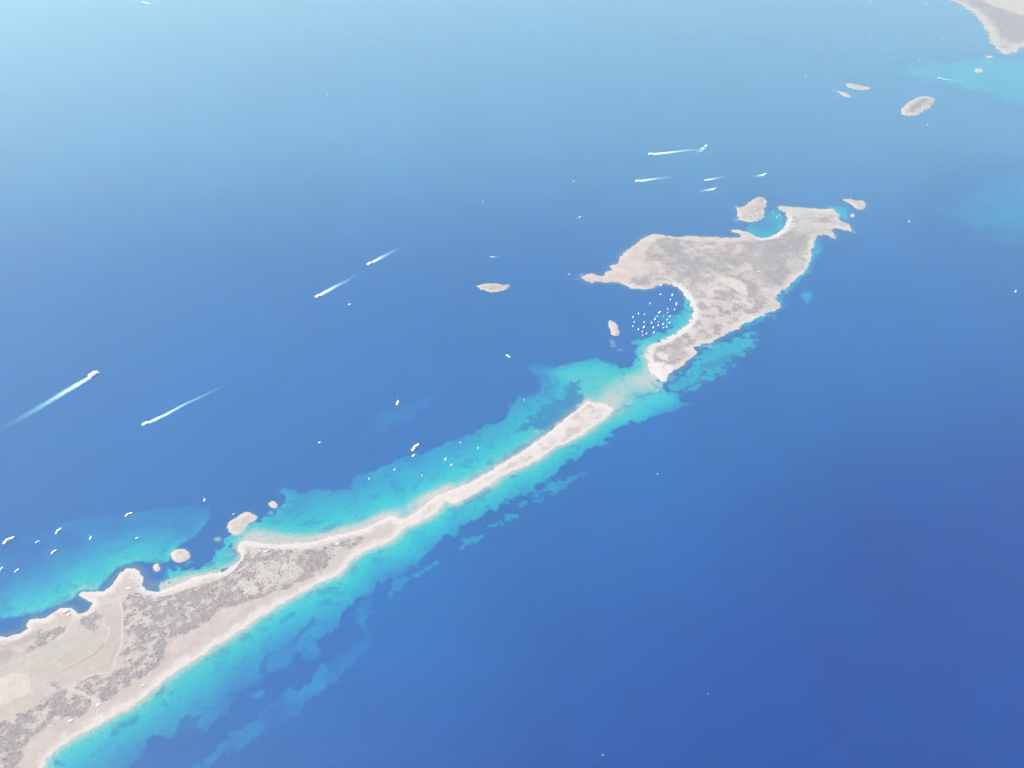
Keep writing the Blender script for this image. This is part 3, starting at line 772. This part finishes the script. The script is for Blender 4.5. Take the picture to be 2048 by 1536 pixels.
# ---- far headland
FARPALE = PW([(1930,-30),(1960,2),(2005,22),(2048,33),(2120,45),(2250,10),(2420,-60),(2300,-200),(1950,-200)])
def far_h(x, y, s):
    return 0.5 + 10 * (1 - np.exp(-s / 160.0)) + np.clip(s / 150, 0, 1) * 6 * fbm(x, y, 220, 4, 23)
def far_col(x, y, s):
    n = fbm(x, y, 110, 5, 35)
    t = sstep(50, 190, s + 70 * n)[:, None]
    c = A(232, 216, 210) * (1 - t) + A(190, 166, 172) * t
    m = sstep(-40, 60, sdist(FARPALE, x, y, 600) + 40 * n)[:, None]
    return c * (1 - m) + A(232, 212, 206) * m
far = build_land('terrain', C_FAR, 16.0, far_h, far_col, [('salt_flat', lambda x, y, s: sdist(FARPALE, x, y, 600) > 0), ('rock_shelf', lambda x, y, s: s < 90)])
tag(far.root, kind='structure')
x, y = scatter(None, C_FAR, 26000, lambda x, y: 0.5 * sstep(60, 200, C_FAR.sd(x, y) + 70 * fbm(x, y, 110, 4, 35)) * sstep(30, -60, sdist(FARPALE, x, y, 600)), ((w1(1890, 0)[0], w1(2048, 115)[1]), (w1(2300, 40)[0], w1(1900, -30)[1])))
bushes(far.root, x, y, far.h(x, y), rng.uniform(4, 10, len(x)), np.tile((0.22, 0.165, 0.175), (len(x), 1)) * rng.uniform(0.8, 1.2, (len(x), 1)))

# ---- islets
ROUND = {0: 5.0, 1: 4.0, 2: 5.0}
ISLET_ROOT = []
for i, (lab, pts, hh, rg) in enumerate(ISLETS):
    c = C_LETS[i]
    far_i = 5 <= i <= 9
    pink = A(226, 215, 210) if i < 10 else A(226, 219, 213)
    def hf(x, y, s, hh=hh, i=i):
        return 0.3 + hh * (1 - np.exp(-s / (hh * 1.6 + 6))) + np.clip(s / 25, 0, 1) * 0.30 * hh * fbm(x, y, 26, 4, 80 + i)
    def cf(x, y, s, pink=pink, i=i):
        n = fbm(x, y, 26, 5, 36 + i)
        k = pink * np.ones((len(x), 1))
        e_ = sstep(16, 4, s + 7 * n)[:, None]; k = k * (1 - 0.7 * e_) + A(240, 233, 228) * 0.7 * e_
        if i == 5:
            t = sstep(35, 75, s + 25 * n)[:, None]; k = k * (1 - t) + A(184, 166, 174) * t
        elif hh > 5:
            t = (0.35 * sstep(14, 40, s + 10 * n))[:, None]; k = k * (1 - t) + A(200, 192, 190) * t
        if i == 12:
            k = A(150, 178, 190) * np.ones((len(x), 1))
        return k * (1 + 0.12 * n[:, None])
    L = build_land('islet', c, 3.0 if i >= 10 else (4.0 if not far_i else 8.0), hf, cf, [('rock_shelf', lambda x, y, s: s < 9)] if hh > 3 else None)
    tag(L.root, lab, 'islet', 'rocky islets in the shallows')
    ISLET_ROOT.append(L)
    if hh > 5:
        lo, hi = c.P.min(0), c.P.max(0)
        n_t = int(np.prod(hi - lo) / (260 if far_i else 150))
        x, y = scatter(None, c, n_t, lambda x, y: (0.75 if i == 5 else 0.22) * sstep(20, 60, c.sd(x, y) + 10 * fbm(x, y, 26, 4, 36 + i)), (lo, hi))
        if len(x) > 3:
            bushes(L.root, x, y, L.h(x, y), rng.uniform(1.5, 4.0, len(x)) * (1.6 if far_i else 1), np.tile((0.185, 0.18, 0.17), (len(x), 1)) * rng.uniform(0.8, 1.2, (len(x), 1)))

# ------------------------------------------------------------------ small mesh builder for made things
class MB:
    def __init__(self): self.v = []; self.f = []
    def box(self, x0, x1, y0, y1, z0, z1, taper=0.0, rake=0.0):
        b = len(self.v); t = taper
        for z, k, sh in ((z0, 0, 0), (z1, t, rake)):
            self.v += [(x0 + k + max(sh, 0), y0 + k, z), (x1 - k + min(sh, 0), y0 + k, z), (x1 - k + min(sh, 0), y1 - k, z), (x0 + k + max(sh, 0), y1 - k, z)]
        self.f += [tuple(b + i for i in q) for q in ((0, 3, 2, 1), (4, 5, 6, 7), (0, 1, 5, 4), (1, 2, 6, 5), (2, 3, 7, 6), (3, 0, 4, 7))]
        return self
    def loft(self, rings, cap=True):
        b = len(self.v); n = len(rings[0])
        for r in rings: self.v += list(r)
        for i in range(len(rings) - 1):
            for j in range(n):
                j2 = (j + 1) % n
                self.f.append((b + i * n + j, b + i * n + j2, b + (i + 1) * n + j2, b + (i + 1) * n + j))
        if cap:
            self.f.append(tuple(b + j for j in range(n))[::-1])
            self.f.append(tuple(b + (len(rings) - 1) * n + j for j in range(n)))
        return self
    def lathe(self, prof, n=12, cx=0, cy=0):
        return self.loft([[(cx + r * math.cos(2 * math.pi * k / n), cy + r * math.sin(2 * math.pi * k / n), z) for k in range(n)] for r, z in prof])
    def build(self, name, mat, parent=None, smooth=False):
        me = bpy.data.meshes.new(name); me.from_pydata(self.v, [], self.f); me.update()
        me.materials.append(mat)
        if smooth: me.shade_smooth()
        o = bpy.data.objects.new(name, me); COL.objects.link(o)
        if parent is not None: o.parent = parent
        return o

def empty(name):
    o = bpy.data.objects.new(name, None); COL.objects.link(o); o.empty_display_size = 1.0
    return o

def hull(mb, L, B, D, draft=0.6, y0=0.0, fine=0.55):
    """boat hull, bow towards +X, waterline at z=0"""
    rings = []
    for t in (-0.5, -0.42, -0.2, 0.05, 0.25, 0.38, 0.46, 0.5):
        k = 1.0 if t < 0.05 else max(0.03, 1 - ((t - 0.05) / 0.45) ** 1.8)
        if t < -0.4: k *= 0.88 if t < -0.45 else 0.96
        hb = B / 2 * k; sheer = D * (1 + 0.35 * max(0, t) * 2)
        x = t * L
        rings.append([(x, y0 - hb * 0.25, -draft), (x, y0 + hb * 0.25, -draft), (x + 0.01 * L * max(0, t) * 4, y0 + hb * fine * 1.4 if fine * 1.4 < 1 else y0 + hb, 0.1), (x + 0.02 * L * max(0, t) * 4, y0 + hb, sheer), (x + 0.02 * L * max(0, t) * 4, y0 - hb, sheer), (x + 0.01 * L * max(0, t) * 4, y0 - (hb * fine * 1.4 if fine * 1.4 < 1 else hb), 0.1)])
    return mb.loft(rings)

def make_motor_yacht():     # unit: 20 m long
    r = empty('motor_yacht')
    hull(MB(), 20, 5.6, 2.0).build('hull', M_WHITE, r)
    MB().box(-9.6, 4.0, -2.3, 2.3, 1.95, 2.15).build('deck', M_DECK, r)
    c = MB().box(-5.5, 4.6, -2.0, 2.0, 2.1, 4.2, 0.15, -1.4).build('cabin', M_WHITE, r)
    MB().box(-4.6, 2.9, -2.03, 2.03, 2.9, 3.6, 0.02).build('window', M_GLASS, c)
    f = MB().box(-4.8, 1.4, -1.7, 1.7, 4.2, 5.0, 0.1, -0.5).build('flybridge', M_WHITE, r)
    MB().box(0.5, 0.95, -1.4, 1.4, 4.95, 5.5, 0.05).build('windscreen', M_GLASS, f)
    m = MB().box(-3.4, -2.9, -1.5, 1.5, 4.9, 6.4, 0.12).build('radar_arch', M_WHITE, r)
    MB().lathe([(0.45, 6.35), (0.5, 6.55), (0.3, 6.8), (0.05, 6.85)], 8, -3.15, 0).build('radar_dome', M_WHITE, m)
    MB().box(-11.2, -9.7, -2.0, 2.0, 0.25, 0.5).build('swim_platform', M_DECK, r)
    return r

def make_sailing_yacht(sails):   # 14 m long
    r = empty('sailing_yacht')
    hull(MB(), 14, 4.2, 1.3, 0.5).build('hull', M_WHITE, r)
    MB().box(-6.2, 3.2, -1.6, 1.6, 1.28, 1.42).build('deck', M_WHITE, r)
    c = MB().box(-2.6, 3.2, -1.1, 1.1, 1.4, 2.1, 0.2, -0.8).build('cabin', M_WHITE, r)
    MB().box(-2.2, 2.2, -1.0, 1.0, 1.6, 1.85, 0.02).build('window', M_GLASS, c)
    m = MB().lathe([(0.22, 1.9), (0.18, 11), (0.1, 20)], 6, 1.2, 0).build('mast', M_SAIL, r)
    MB().box(1.1, 1.3, -1.1, 1.1, 10.5, 10.65).build('spreader', M_GREY, m)
    b = MB().box(-4.6, 1.0, -0.22, 0.22, 3.0, 3.5, 0.05).build('boom', M_SAIL, r)
    if sails:
        def sail(pts, y, nm):
            mb = MB()
            a = [(p[0], y * (0.1 if i != 1 else 1.0) - 0.04, p[1]) for i, p in enumerate(pts)]
            k = [(p[0], p[1] + 0.08, p[2]) for p in a]
            mb.loft([a, k]); return mb.build(nm, M_SAIL, r)
        sail([(1.0, 3.4), (-4.4, 3.4), (1.0, 19.6)], 1.2, 'mainsail')
        sail([(6.6, 1.8), (1.2, 2.6), (1.5, 17.0)], 1.4, 'jib')
    else:
        MB().box(-5.2, -3.2, -1.3, 1.3, 3.0, 3.15, 0.05).build('bimini', M_SAIL, r)
    return r

def make_ferry():     # 30 m fast ferry
    r = empty('ferry')
    for s in (-1, 1):
        hull(MB(), 30, 3.0, 2.2, 0.8, s * 3.2).build('hull', M_WHITE, r)
    MB().box(-14.5, 10.5, -4.6, 4.6, 2.25, 2.7).build('deck', M_WHITE, r)
    s = MB().box(-12.5, 10.0, -4.2, 4.2, 2.7, 5.4, 0.2, -2.0).build('saloon', M_WHITE, r)
    for y in (-1, 1):
        MB().box(-11.0, 6.5, y * 4.16 - 0.06, y * 4.16 + 0.06, 3.5, 4.5, 0.0).build('window', M_GLASS, s)
    b = MB().box(-2.0, 6.0, -2.8, 2.8, 5.4, 7.4, 0.2, -1.0).build('bridge', M_WHITE, r)
    MB().box(3.9, 4.9, -2.4, 2.4, 6.2, 6.9, 0.05).build('windscreen', M_GLASS, b)
    for y in (-2.6, 2.6):
        MB().box(-10.5, -8.5, y - 0.6, y + 0.6, 5.4, 7.6, 0.12).build('funnel', M_WHITE, r)
    MB().lathe([(0.15, 7.4), (0.08, 10.5)], 6, 0.5, 0).build('mast', M_GREY, r)
    return r

def make_dinghy():    # 6 m
    r = empty('dinghy')
    hull(MB(), 6, 2.2, 0.7, 0.25).build('hull', M_WHITE, r)
    MB().box(-1.0, 0.6, -0.6, 0.6, 0.68, 1.2, 0.1).build('console', M_WHITE, r)
    MB().box(-3.3, -2.8, -0.3, 0.3, 0.1, 1.2, 0.08).build('outboard_motor', M_GREY, r)
    return r

def copy_tree(o, parent=None):
    c = o.copy(); COL.objects.link(c); c.parent = parent
    for ch in o.children: copy_tree(ch, c)
    return c

PROTO = {}
def get(kind):
    if kind not in PROTO:
        PROTO[kind] = {'motor': make_motor_yacht, 'sail': lambda: make_sailing_yacht(False), 'sails': lambda: make_sailing_yacht(True), 'ferry': make_ferry, 'dinghy': make_dinghy}[kind]()
        return PROTO[kind]
    c = copy_tree(PROTO[kind])
    return c
LEN = {'motor': 20, 'sail': 14, 'sails': 14, 'ferry': 30, 'dinghy': 6}

def boat(kind, u, v, length, heading, label, group, wide=1.0):
    """heading: bow direction given as a neighbouring place (du, dv)"""
    o = get(kind)
    p = w1(u, v); q = w1(u + heading[0] * 0.5, v + heading[1] * 0.5)
    o.location = (p[0], p[1], 0.02)
    o.rotation_euler = (0, 0, math.atan2(q[1] - p[1], q[0] - p[0]))
    s = length / LEN[kind]
    o.scale = (s, s * wide, s)
    tag(o, label, {'motor': 'motor yacht', 'sail': 'sailboat', 'sails': 'sailboat', 'ferry': 'ferry', 'dinghy': 'dinghy'}[kind], group)
    return o

def wake(pts, w0, w1_, strength, label, fade=1.5):
    L = W(pts)
    seg = np.sqrt((np.diff(L, axis=0) ** 2).sum(1)); t = np.concatenate([[0], np.cumsum(seg)])
    n = max(12, int(t[-1] / 8))
    q = np.linspace(0, t[-1], n); px = np.interp(q, t, L[:, 0]); py = np.interp(q, t, L[:, 1])
    tx = np.gradient(px); ty = np.gradient(py); nn = np.hypot(tx, ty)
    nxv, nyv = -ty / nn, tx / nn
    a = q / t[-1]
    wd = 1.6 * (w0 + (w1_ - w0) * a ** 0.7) * (0.75 + 0.25 * np.clip(a * 12, 0, 1))
    S = np.linspace(-1, 1, 9); V = []; fo = []
    for k in S:
        j = 1 + 0.25 * fbm(px + 50 * k, py, 18, 3, 44)
        V.append(np.stack([px + nxv * wd * 0.5 * k * j, py + nyv * wd * 0.5 * k * j, np.full(n, 0.25)], 1))
        fo.append(strength * (1 - a) ** fade * (1 - abs(k) ** 2) * (1.0 if abs(k) < 1 else 0))
    Fq = []
    for b in range(8):
        i = np.arange(n - 1) + b * n
        Fq.append(np.stack([i, i + 1, i + n + 1, i + n], 1))
    o = mesh_obj('wake', np.concatenate(V), np.concatenate(Fq), M_FOAM, None, None, attrs={'foam': np.concatenate(fo)})
    return tag(o, label, 'wake', 'foam wakes behind moving boats')

GF = 'ferries and fast boats under way'
FERRIES = [ # u, v, length, heading, wake points, w0, w1, strength, label, kind
 (188, 749, 58, (10, -6), [(180,754),(150,772),(110,796),(60,826),(-20,872)], 24, 40, 1.0, 'near left ferry heading up right', 'ferry'),
 (290, 848, 34, (-10, 5), [(295,846),(330,830),(370,808),(410,790),(470,760)], 20, 16, 1.0, 'left ferry heading down left below the near left ferry', 'ferry'),
 (635, 593, 38, (-10, 6), [(640,590),(665,576),(690,563),(722,546)], 26, 24, 1.1, 'mid left ferry, lower of two running in line', 'ferry'),
 (738, 528, 36, (-10, 6), [(744,525),(762,515),(785,503),(806,491)], 26, 26, 0.95, 'mid left ferry, upper of two running in line', 'ferry'),
 (1301, 309, 46, (-10, 1), [(1306,308),(1330,306),(1370,301),(1440,295)], 34, 26, 1.2, 'upper ferry above the large island with the longest white trail', 'ferry'),
 (1412, 292, 36, (10, -7), [(1408,295),(1402,300),(1395,305),(1388,310)], 34, 34, 1.0, 'upper boat heading away at the end of the longest trail', 'ferry'),
 (1275, 363, 44, (-10, 1), [(1280,362),(1300,359),(1325,356),(1355,351)], 34, 24, 1.1, 'ferry below the longest upper trail', 'ferry'),
 (1411, 361, 26, (-10, 1), [(1415,360),(1428,357),(1442,355),(1458,350)], 22, 18, 1.0, 'small fast boat, upper of two close together above the island', 'motor'),
 (1430, 377, 24, (10, -2), [(1427,378),(1415,380),(1404,382),(1388,386)], 26, 20, 1.0, 'small fast boat, lower of two close together above the island', 'motor'),
 (1531, 348, 26, (10, -2), [(1528,349),(1520,351),(1512,353),(1500,356)], 26, 22, 1.0, 'small fast boat right of the pair above the island', 'motor'),
 (286, 5, 50, (-10, -1), [(290,5),(298,7),(306,8),(322,11)], 44, 34, 0.9, 'far boat at the top left edge', 'ferry'),
 (1878, 157, 34, (-10, -1), [(1882,157),(1895,159),(1910,161),(1935,165)], 26, 16, 0.9, 'far fast boat above the oval far islet', 'motor'),
 (983, 514, 16, (-10, 1), [(985,514),(989,514),(994,514),(1000,514)], 12, 10, 0.8, 'small boat above the lens shaped islet', 'motor'),
 (1160, 434, 17, (10, -3), [(1158,435),(1154,437),(1150,438),(1145,440)], 8, 8, 0.55, 'small sailboat left of the island in open water', 'sail'),
 (1318, 644, 7, (10, 1), [(1317,644),(1315,643.5),(1312,643.2)], 6, 8, 0.6, 'tender crossing the anchored fleet', 'dinghy'),
]
for u, v, ln, hd, wp, wa, wb, st, lab, kd in FERRIES:
    kw = {'ferry': 'white ferry', 'motor': 'white motor boat', 'sail': 'white sailboat', 'dinghy': 'white dinghy'}[kd]
    full = {'near left ferry heading up right': 'large white ferry heading right and up near the left edge',
            'left ferry heading down left below the near left ferry': 'white ferry heading left and down with a long thin wake'}.get(lab, kw + ', ' + lab)
    boat(kd, u, v, ln, hd, full, GF, 1.7)
    wake(wp, wa, wb, st, 'foam trail of the ' + lab if len(('foam trail of the ' + lab).split()) <= 16 else 'foam trail, ' + lab)

GA = 'boats anchored off the near land'
ANCH = [ # kind,u,v,len,heading,label
 ('motor', 258, 1029, 32, (10,-5), 'white motor yacht anchored farthest out in the left lagoon'),
 ('motor', 117, 1062, 32, (8,-8), 'plump white motor yacht in the middle of the left lagoon'),
 ('motor', 18, 1081, 48, (10,-6), 'longest white motor yacht in the lagoon, by the left edge'),
 ('motor', 75, 1084, 17, (8,-4), 'small white boat between the longest yacht and the plump yacht'),
 ('sail', 181, 1076, 20, (3,-8), 'white sailboat standing alone right of the plump yacht'),
 ('motor', 274, 1076, 14, (8,-4), 'tiny pale boat below the farthest out lagoon yacht'),
 ('motor', 108, 1104, 26, (8,-6), 'white motor yacht directly below the plump yacht'),
 ('motor', 34, 1141, 20, (8,-6), 'small white boat, right of the lowest pair in the lagoon'),
 ('motor', 2, 1139, 24, (6,-8), 'white boat cut by the left edge, left of the lowest pair'),
 ('sail', 409, 1000, 18, (2,-8), 'small white sailboat above left of the kidney shaped islet'),
 ('motor', 467, 1028, 11, (8,-6), 'tiny boat touching the upper side of the kidney shaped islet'),
 ('motor', 831, 895, 54, (9,-9), 'largest white motor yacht anchored off the middle of the spit'),
 ('dinghy', 827, 911, 20, (8,-5), 'tender lying just below the largest anchored yacht'),
 ('motor', 891, 919, 20, (4,-8), 'white boat, upper of the close pair off the spit'),
 ('motor', 903, 930, 16, (6,-6), 'white boat, lower of the close pair off the spit'),
 ('motor', 738, 958, 14, (2,-8), 'small white boat, leftmost of those scattered off the spit'),
 ('dinghy', 789, 939, 10, (4,-6), 'faint dinghy between the leftmost boat and the largest yacht'),
 ('motor', 844, 951, 13, (2,-8), 'small boat below the largest yacht, nearest to the sand'),
 ('motor', 921, 885, 12, (6,-4), 'small boat above right of the close pair off the spit'),
 ('motor', 956, 896, 13, (2,-8), 'small boat, rightmost of those scattered off the spit'),
 ('dinghy', 639, 885, 14, (8,-5), 'faint open boat alone in the dark water left of the spit'),
 ('motor', 1016, 713, 36, (10, 7), 'white motor yacht pointing right and down left of the strait'),
 ('motor', 1048, 800, 13, (2,-8), 'small boat on the pale sand patch left of the strait'),
 ('sail', 795, 806, 34, (3,-7), 'tall masted sailing yacht alone above the largest anchored yacht'),
 ('sail', 699, 609, 20, (8,-3), 'small sailboat below right of the lower mid left ferry'),
 ('sails', 966, 405, 18, (4,-8), 'small sailboat under sail in open water, upper middle'),
 ('sails', 656, 192, 24, (8,-4), 'tiny far sailboat alone in the upper left water'),
 ('motor', 1147, 363, 18, (8, 3), 'tiny white boat left of the ferry trails'),
 ('dinghy', 1138, 549, 10, (8,-2), 'tiny boat off the left tip of the large island'),
 ('motor', 1546, 427, 15, (6,-6), 'left boat of three in the cove behind the heart shaped islet'),
 ('motor', 1553, 434, 17, (2,-8), 'lowest boat of three in the cove behind the heart shaped islet'),
 ('motor', 1560, 431, 15, (8,-4), 'right boat of three in the cove behind the heart shaped islet'),
 ('sails', 1740, 76, 36, (4,-8), 'far sailboat left of the far headland'),
 ('motor', 1740, 5, 36, (10, 0), 'far white boat at the top edge left of the far headland'),
 ('motor', 1852, 7, 26, (10, 0), 'faint far boat at the top edge close to the far headland'),
 ('sails', 1611, 153, 26, (6,-4), 'far sailboat left of the two narrow far rocks'),
 ('motor', 1838, 121, 26, (8,-3), 'far boat over the pale shoal beside the far headland'),
 ('sails', 1855, 250, 24, (3,-8), 'sailboat below the oval far islet'),
 ('motor', 1885, 78, 20, (10,-1), 'very faint far boat close left of the far headland coast'),
 ('sail', 1818, 443, 22, (2,-8), 'sailboat right of the lighthouse islet'),
 ('sail', 2031, 583, 24, (1,-8), 'sailboat near the right edge'),
 ('dinghy', 1315, 948, 9, (4,-6), 'speck sized boat right of the spit in the dark blue water'),
 ('dinghy', 1416, 1388, 5, (8,-2), 'speck sized boat in the dark blue, lower right'),
 ('dinghy', 1206, 1510, 5, (4,-6), 'speck sized boat at the bottom edge'),
 ('dinghy', 1322, 571, 14, (8,-3), 'small boat at the shore under the island houses'),
]
for k, u, v, ln, hd, lab in ANCH:
    boat(k, u, v, ln, hd, lab, GA)

ORD = 'first second third fourth fifth sixth seventh eighth ninth tenth eleventh twelfth thirteenth fourteenth fifteenth sixteenth seventeenth eighteenth nineteenth twentieth twenty-first twenty-second twenty-third twenty-fourth twenty-fifth twenty-sixth twenty-seventh twenty-eighth twenty-ninth thirtieth thirty-first thirty-second thirty-third thirty-fourth thirty-fifth'.split()
BAY = [(1321,589,17,0),(1344.5,590,27,1),(1341,599,16,0),(1300,607,19,1),(1352.7,608,28,1),(1335.5,618,18,1),(1349,619,18,1),(1319,625,27,1),(1335.3,625.5,14,1),(1276.7,627.6,20,1),(1289,629,17,1),(1266,634.6,18,0),(1314.6,632.7,15,0),(1327.2,632.2,11,1),(1339.6,633,20,1),(1309.8,638.5,22,0),(1334.5,639.5,17,1),(1268.2,644,15,0),(1288.2,644.2,16,0),(1303,645.5,17,0),(1339.1,645.6,20,1),(1326,648.5,18,0),(1316.6,650.6,17,0),(1265.5,652.7,16,0),(1287.8,654.3,22,0),(1306.6,655,19,0),(1327.4,655.2,15,0),(1333.6,653.8,16,0),(1276.5,658.7,18,0),(1284.6,663.2,14,0),(1308,664.7,18,0),(1293,667.4,17,0),(1285.3,670.2,13,0)]
order = sorted(range(len(BAY)), key=lambda i: BAY[i][0])
rank = {i: k for k, i in enumerate(order)}
for i, (u, v, ln, kd) in enumerate(BAY):
    kind = 'motor' if kd else 'sail'
    size = 'big bright' if ln >= 26 else ('small pale' if ln <= 15 else 'white')
    row = 'back' if v < 622 else ('middle' if v < 646 else 'front')
    lab = f"{size} {'motor yacht' if kd else 'sailboat'} in the {row} of the crescent bay fleet, {ORD[rank[i]]} from the left"
    hd = (3 + 3 * random.random(), -8) if not kd else ((1, -8) if i in (1, 3, 4, 5, 6, 9) else (6, -5))
    boat(kind, u, v, ln * 0.95, hd, lab, 'boats anchored in the crescent bay', 1.15)

# ------------------------------------------------------------------ houses and lighthouse
def house(u, v, w, d, h, rot, label, ground, rooms=1):
    w *= 0.8; d *= 0.8
    p = w1(u, v)
    z = float(ground(np.array([p[0]], np.float32), np.array([p[1]], np.float32))[0])
    r = empty('house'); r.location = (p[0], p[1], z - 0.3); r.rotation_euler = (0, 0, rot)
    MB().box(-w / 2, w / 2, -d / 2, d / 2, 0, h).build('wall', M_LIME, r)
    rf = MB().box(-w / 2 - .3, w / 2 + .3, -d / 2 - .3, d / 2 + .3, h, h + .35).build('roof', M_LIME, r)
    MB().box(-w * .32, -w * .22, -d * .1, d * .1, h + .35, h + 1.4, 0.1).build('chimney', M_LIME, rf)
    MB().box(-.6, .6, -d / 2 - .08, -d / 2 + .05, .3, 2.5).build('door', M_WOOD, r)
    for k in (-.32, .32):
        wv = MB().box(w * k - .6, w * k + .6, -d / 2 - .06, -d / 2 + .05, 1.2, 2.4).build('window', M_GLASS, r)
        MB().box(w * k - .8, w * k + .8, -d / 2 - .2, -d / 2 + .05, 1.02, 1.2).build('sill', M_LIME, wv)
    for k in range(rooms):
        MB().box(w / 2 + .002, w / 2 + w * .45, -d * .3 + k, d * .35 + k, 0, h * .8).build('annex', M_LIME, r)
    pc = MB()
    pc.box(-w / 2, w / 2, -d / 2 - 3.6, -d / 2 - .31, h * .82, h * .86)
    pc.build('porch_roof', M_ROOF, r)
    for k in (-.46, .46):
        MB().box(w * k - .15, w * k + .15, -d / 2 - 3.4, -d / 2 - 3.1, 0, h * .82).build('porch_post', M_WOOD, r)
    tag(r, label, 'house', 'white houses and beach huts')
GH = head.h; GI = isl.h
house(132, 1223, 20, 12, 4.5, 0.3, 'largest white house on the left rocky point, upper of two', GH)
house(137, 1230, 12, 9, 3.6, 0.5, 'smaller white house just below the largest house on the left point', GH)
house(258, 1178, 18, 8, 3.6, 0.1, 'long white house at the foot of the domed near point', GH)
house(197, 1411, 14, 8, 3.4, 0.4, 'white beach hut at the lower end of the curved track', GH)
house(141, 1443, 14, 8, 3.4, 0.3, 'white beach hut in the sand near the bottom left scrub', GH)
house(286, 1371, 8, 6, 3.0, 0.5, 'small white hut at the edge of scrub beside the long beach', GH)
house(531, 1104, 18, 9, 3.8, 0.2, 'white house near the corner of the near land, right of a bare patch', GH)
house(504, 1106, 10, 7, 3.2, 0.2, 'small white hut near the corner of the near land', GH)
house(674, 1089, 16, 8, 3.4, 0.3, 'white beach hut near the narrowing start of the spit', GH)
house(1331, 560, 18, 9, 5, 0.1, 'left white house above the crescent bay', GI)
house(1338, 562, 16, 8, 4, 0.1, 'middle white house above the crescent bay', GI)
house(1346, 559.5, 16, 8, 5, 0.1, 'right white house above the crescent bay', GI)
house(1517, 546, 18, 10, 5, -0.2, 'white house in the scrub right of the island centre', GI)

lp = w1(1700, 399)
lz = float(ISLET_ROOT[3].h(np.array([lp[0]], np.float32), np.array([lp[1]], np.float32))[0])
lh = empty('lighthouse'); lh.location = (lp[0], lp[1], lz - 0.5)
MB().box(-4.5, 4.5, -4.5, 4.5, 0, 4.0).build('base', M_LIME, lh)
MB().lathe([(3.2, 3.9), (2.7, 12), (2.3, 21)], 16).build('tower', M_LIME, lh, True)
MB().lathe([(3.1, 21.0), (3.1, 21.5)], 16).build('gallery', M_GREY, lh)
ln_ = MB().lathe([(1.6, 21.5), (1.6, 24)], 12).build('lantern', M_GLASS, lh)
MB().lathe([(1.9, 24.0), (1.4, 25.0), (0.2, 26.0)], 12).build('dome', M_GREY, ln_)
MB().box(-.6, .6, -4.58, -4.45, .2, 2.4).build('door', M_WOOD, lh)
tag(lh, 'slim white lighthouse tower on the jagged rock islet', 'lighthouse')

# ------------------------------------------------------------------ haze: the air between aeroplane and sea
mb = MB(); mb.box(-82000, 82000, -82000, 82000, -4.0, CAM_H + 40)
mh = bpy.data.materials.new('haze_air'); mh.use_nodes = True
nt = mh.node_tree; nt.nodes.clear()
out = nt.nodes.new('ShaderNodeOutputMaterial')
pv = nt.nodes.new('ShaderNodeVolumePrincipled')
pv.inputs['Color'].default_value = (*HAZE_COLOR, 1)
pv.inputs['Density'].default_value = HAZE_DENSITY
pv.inputs['Anisotropy'].default_value = 0.53
nt.links.new(pv.outputs[0], out.inputs['Volume'])
haze = mb.build('haze', mh)
tag(haze, 'pale blue haze over the sea', None, None, 'stuff')
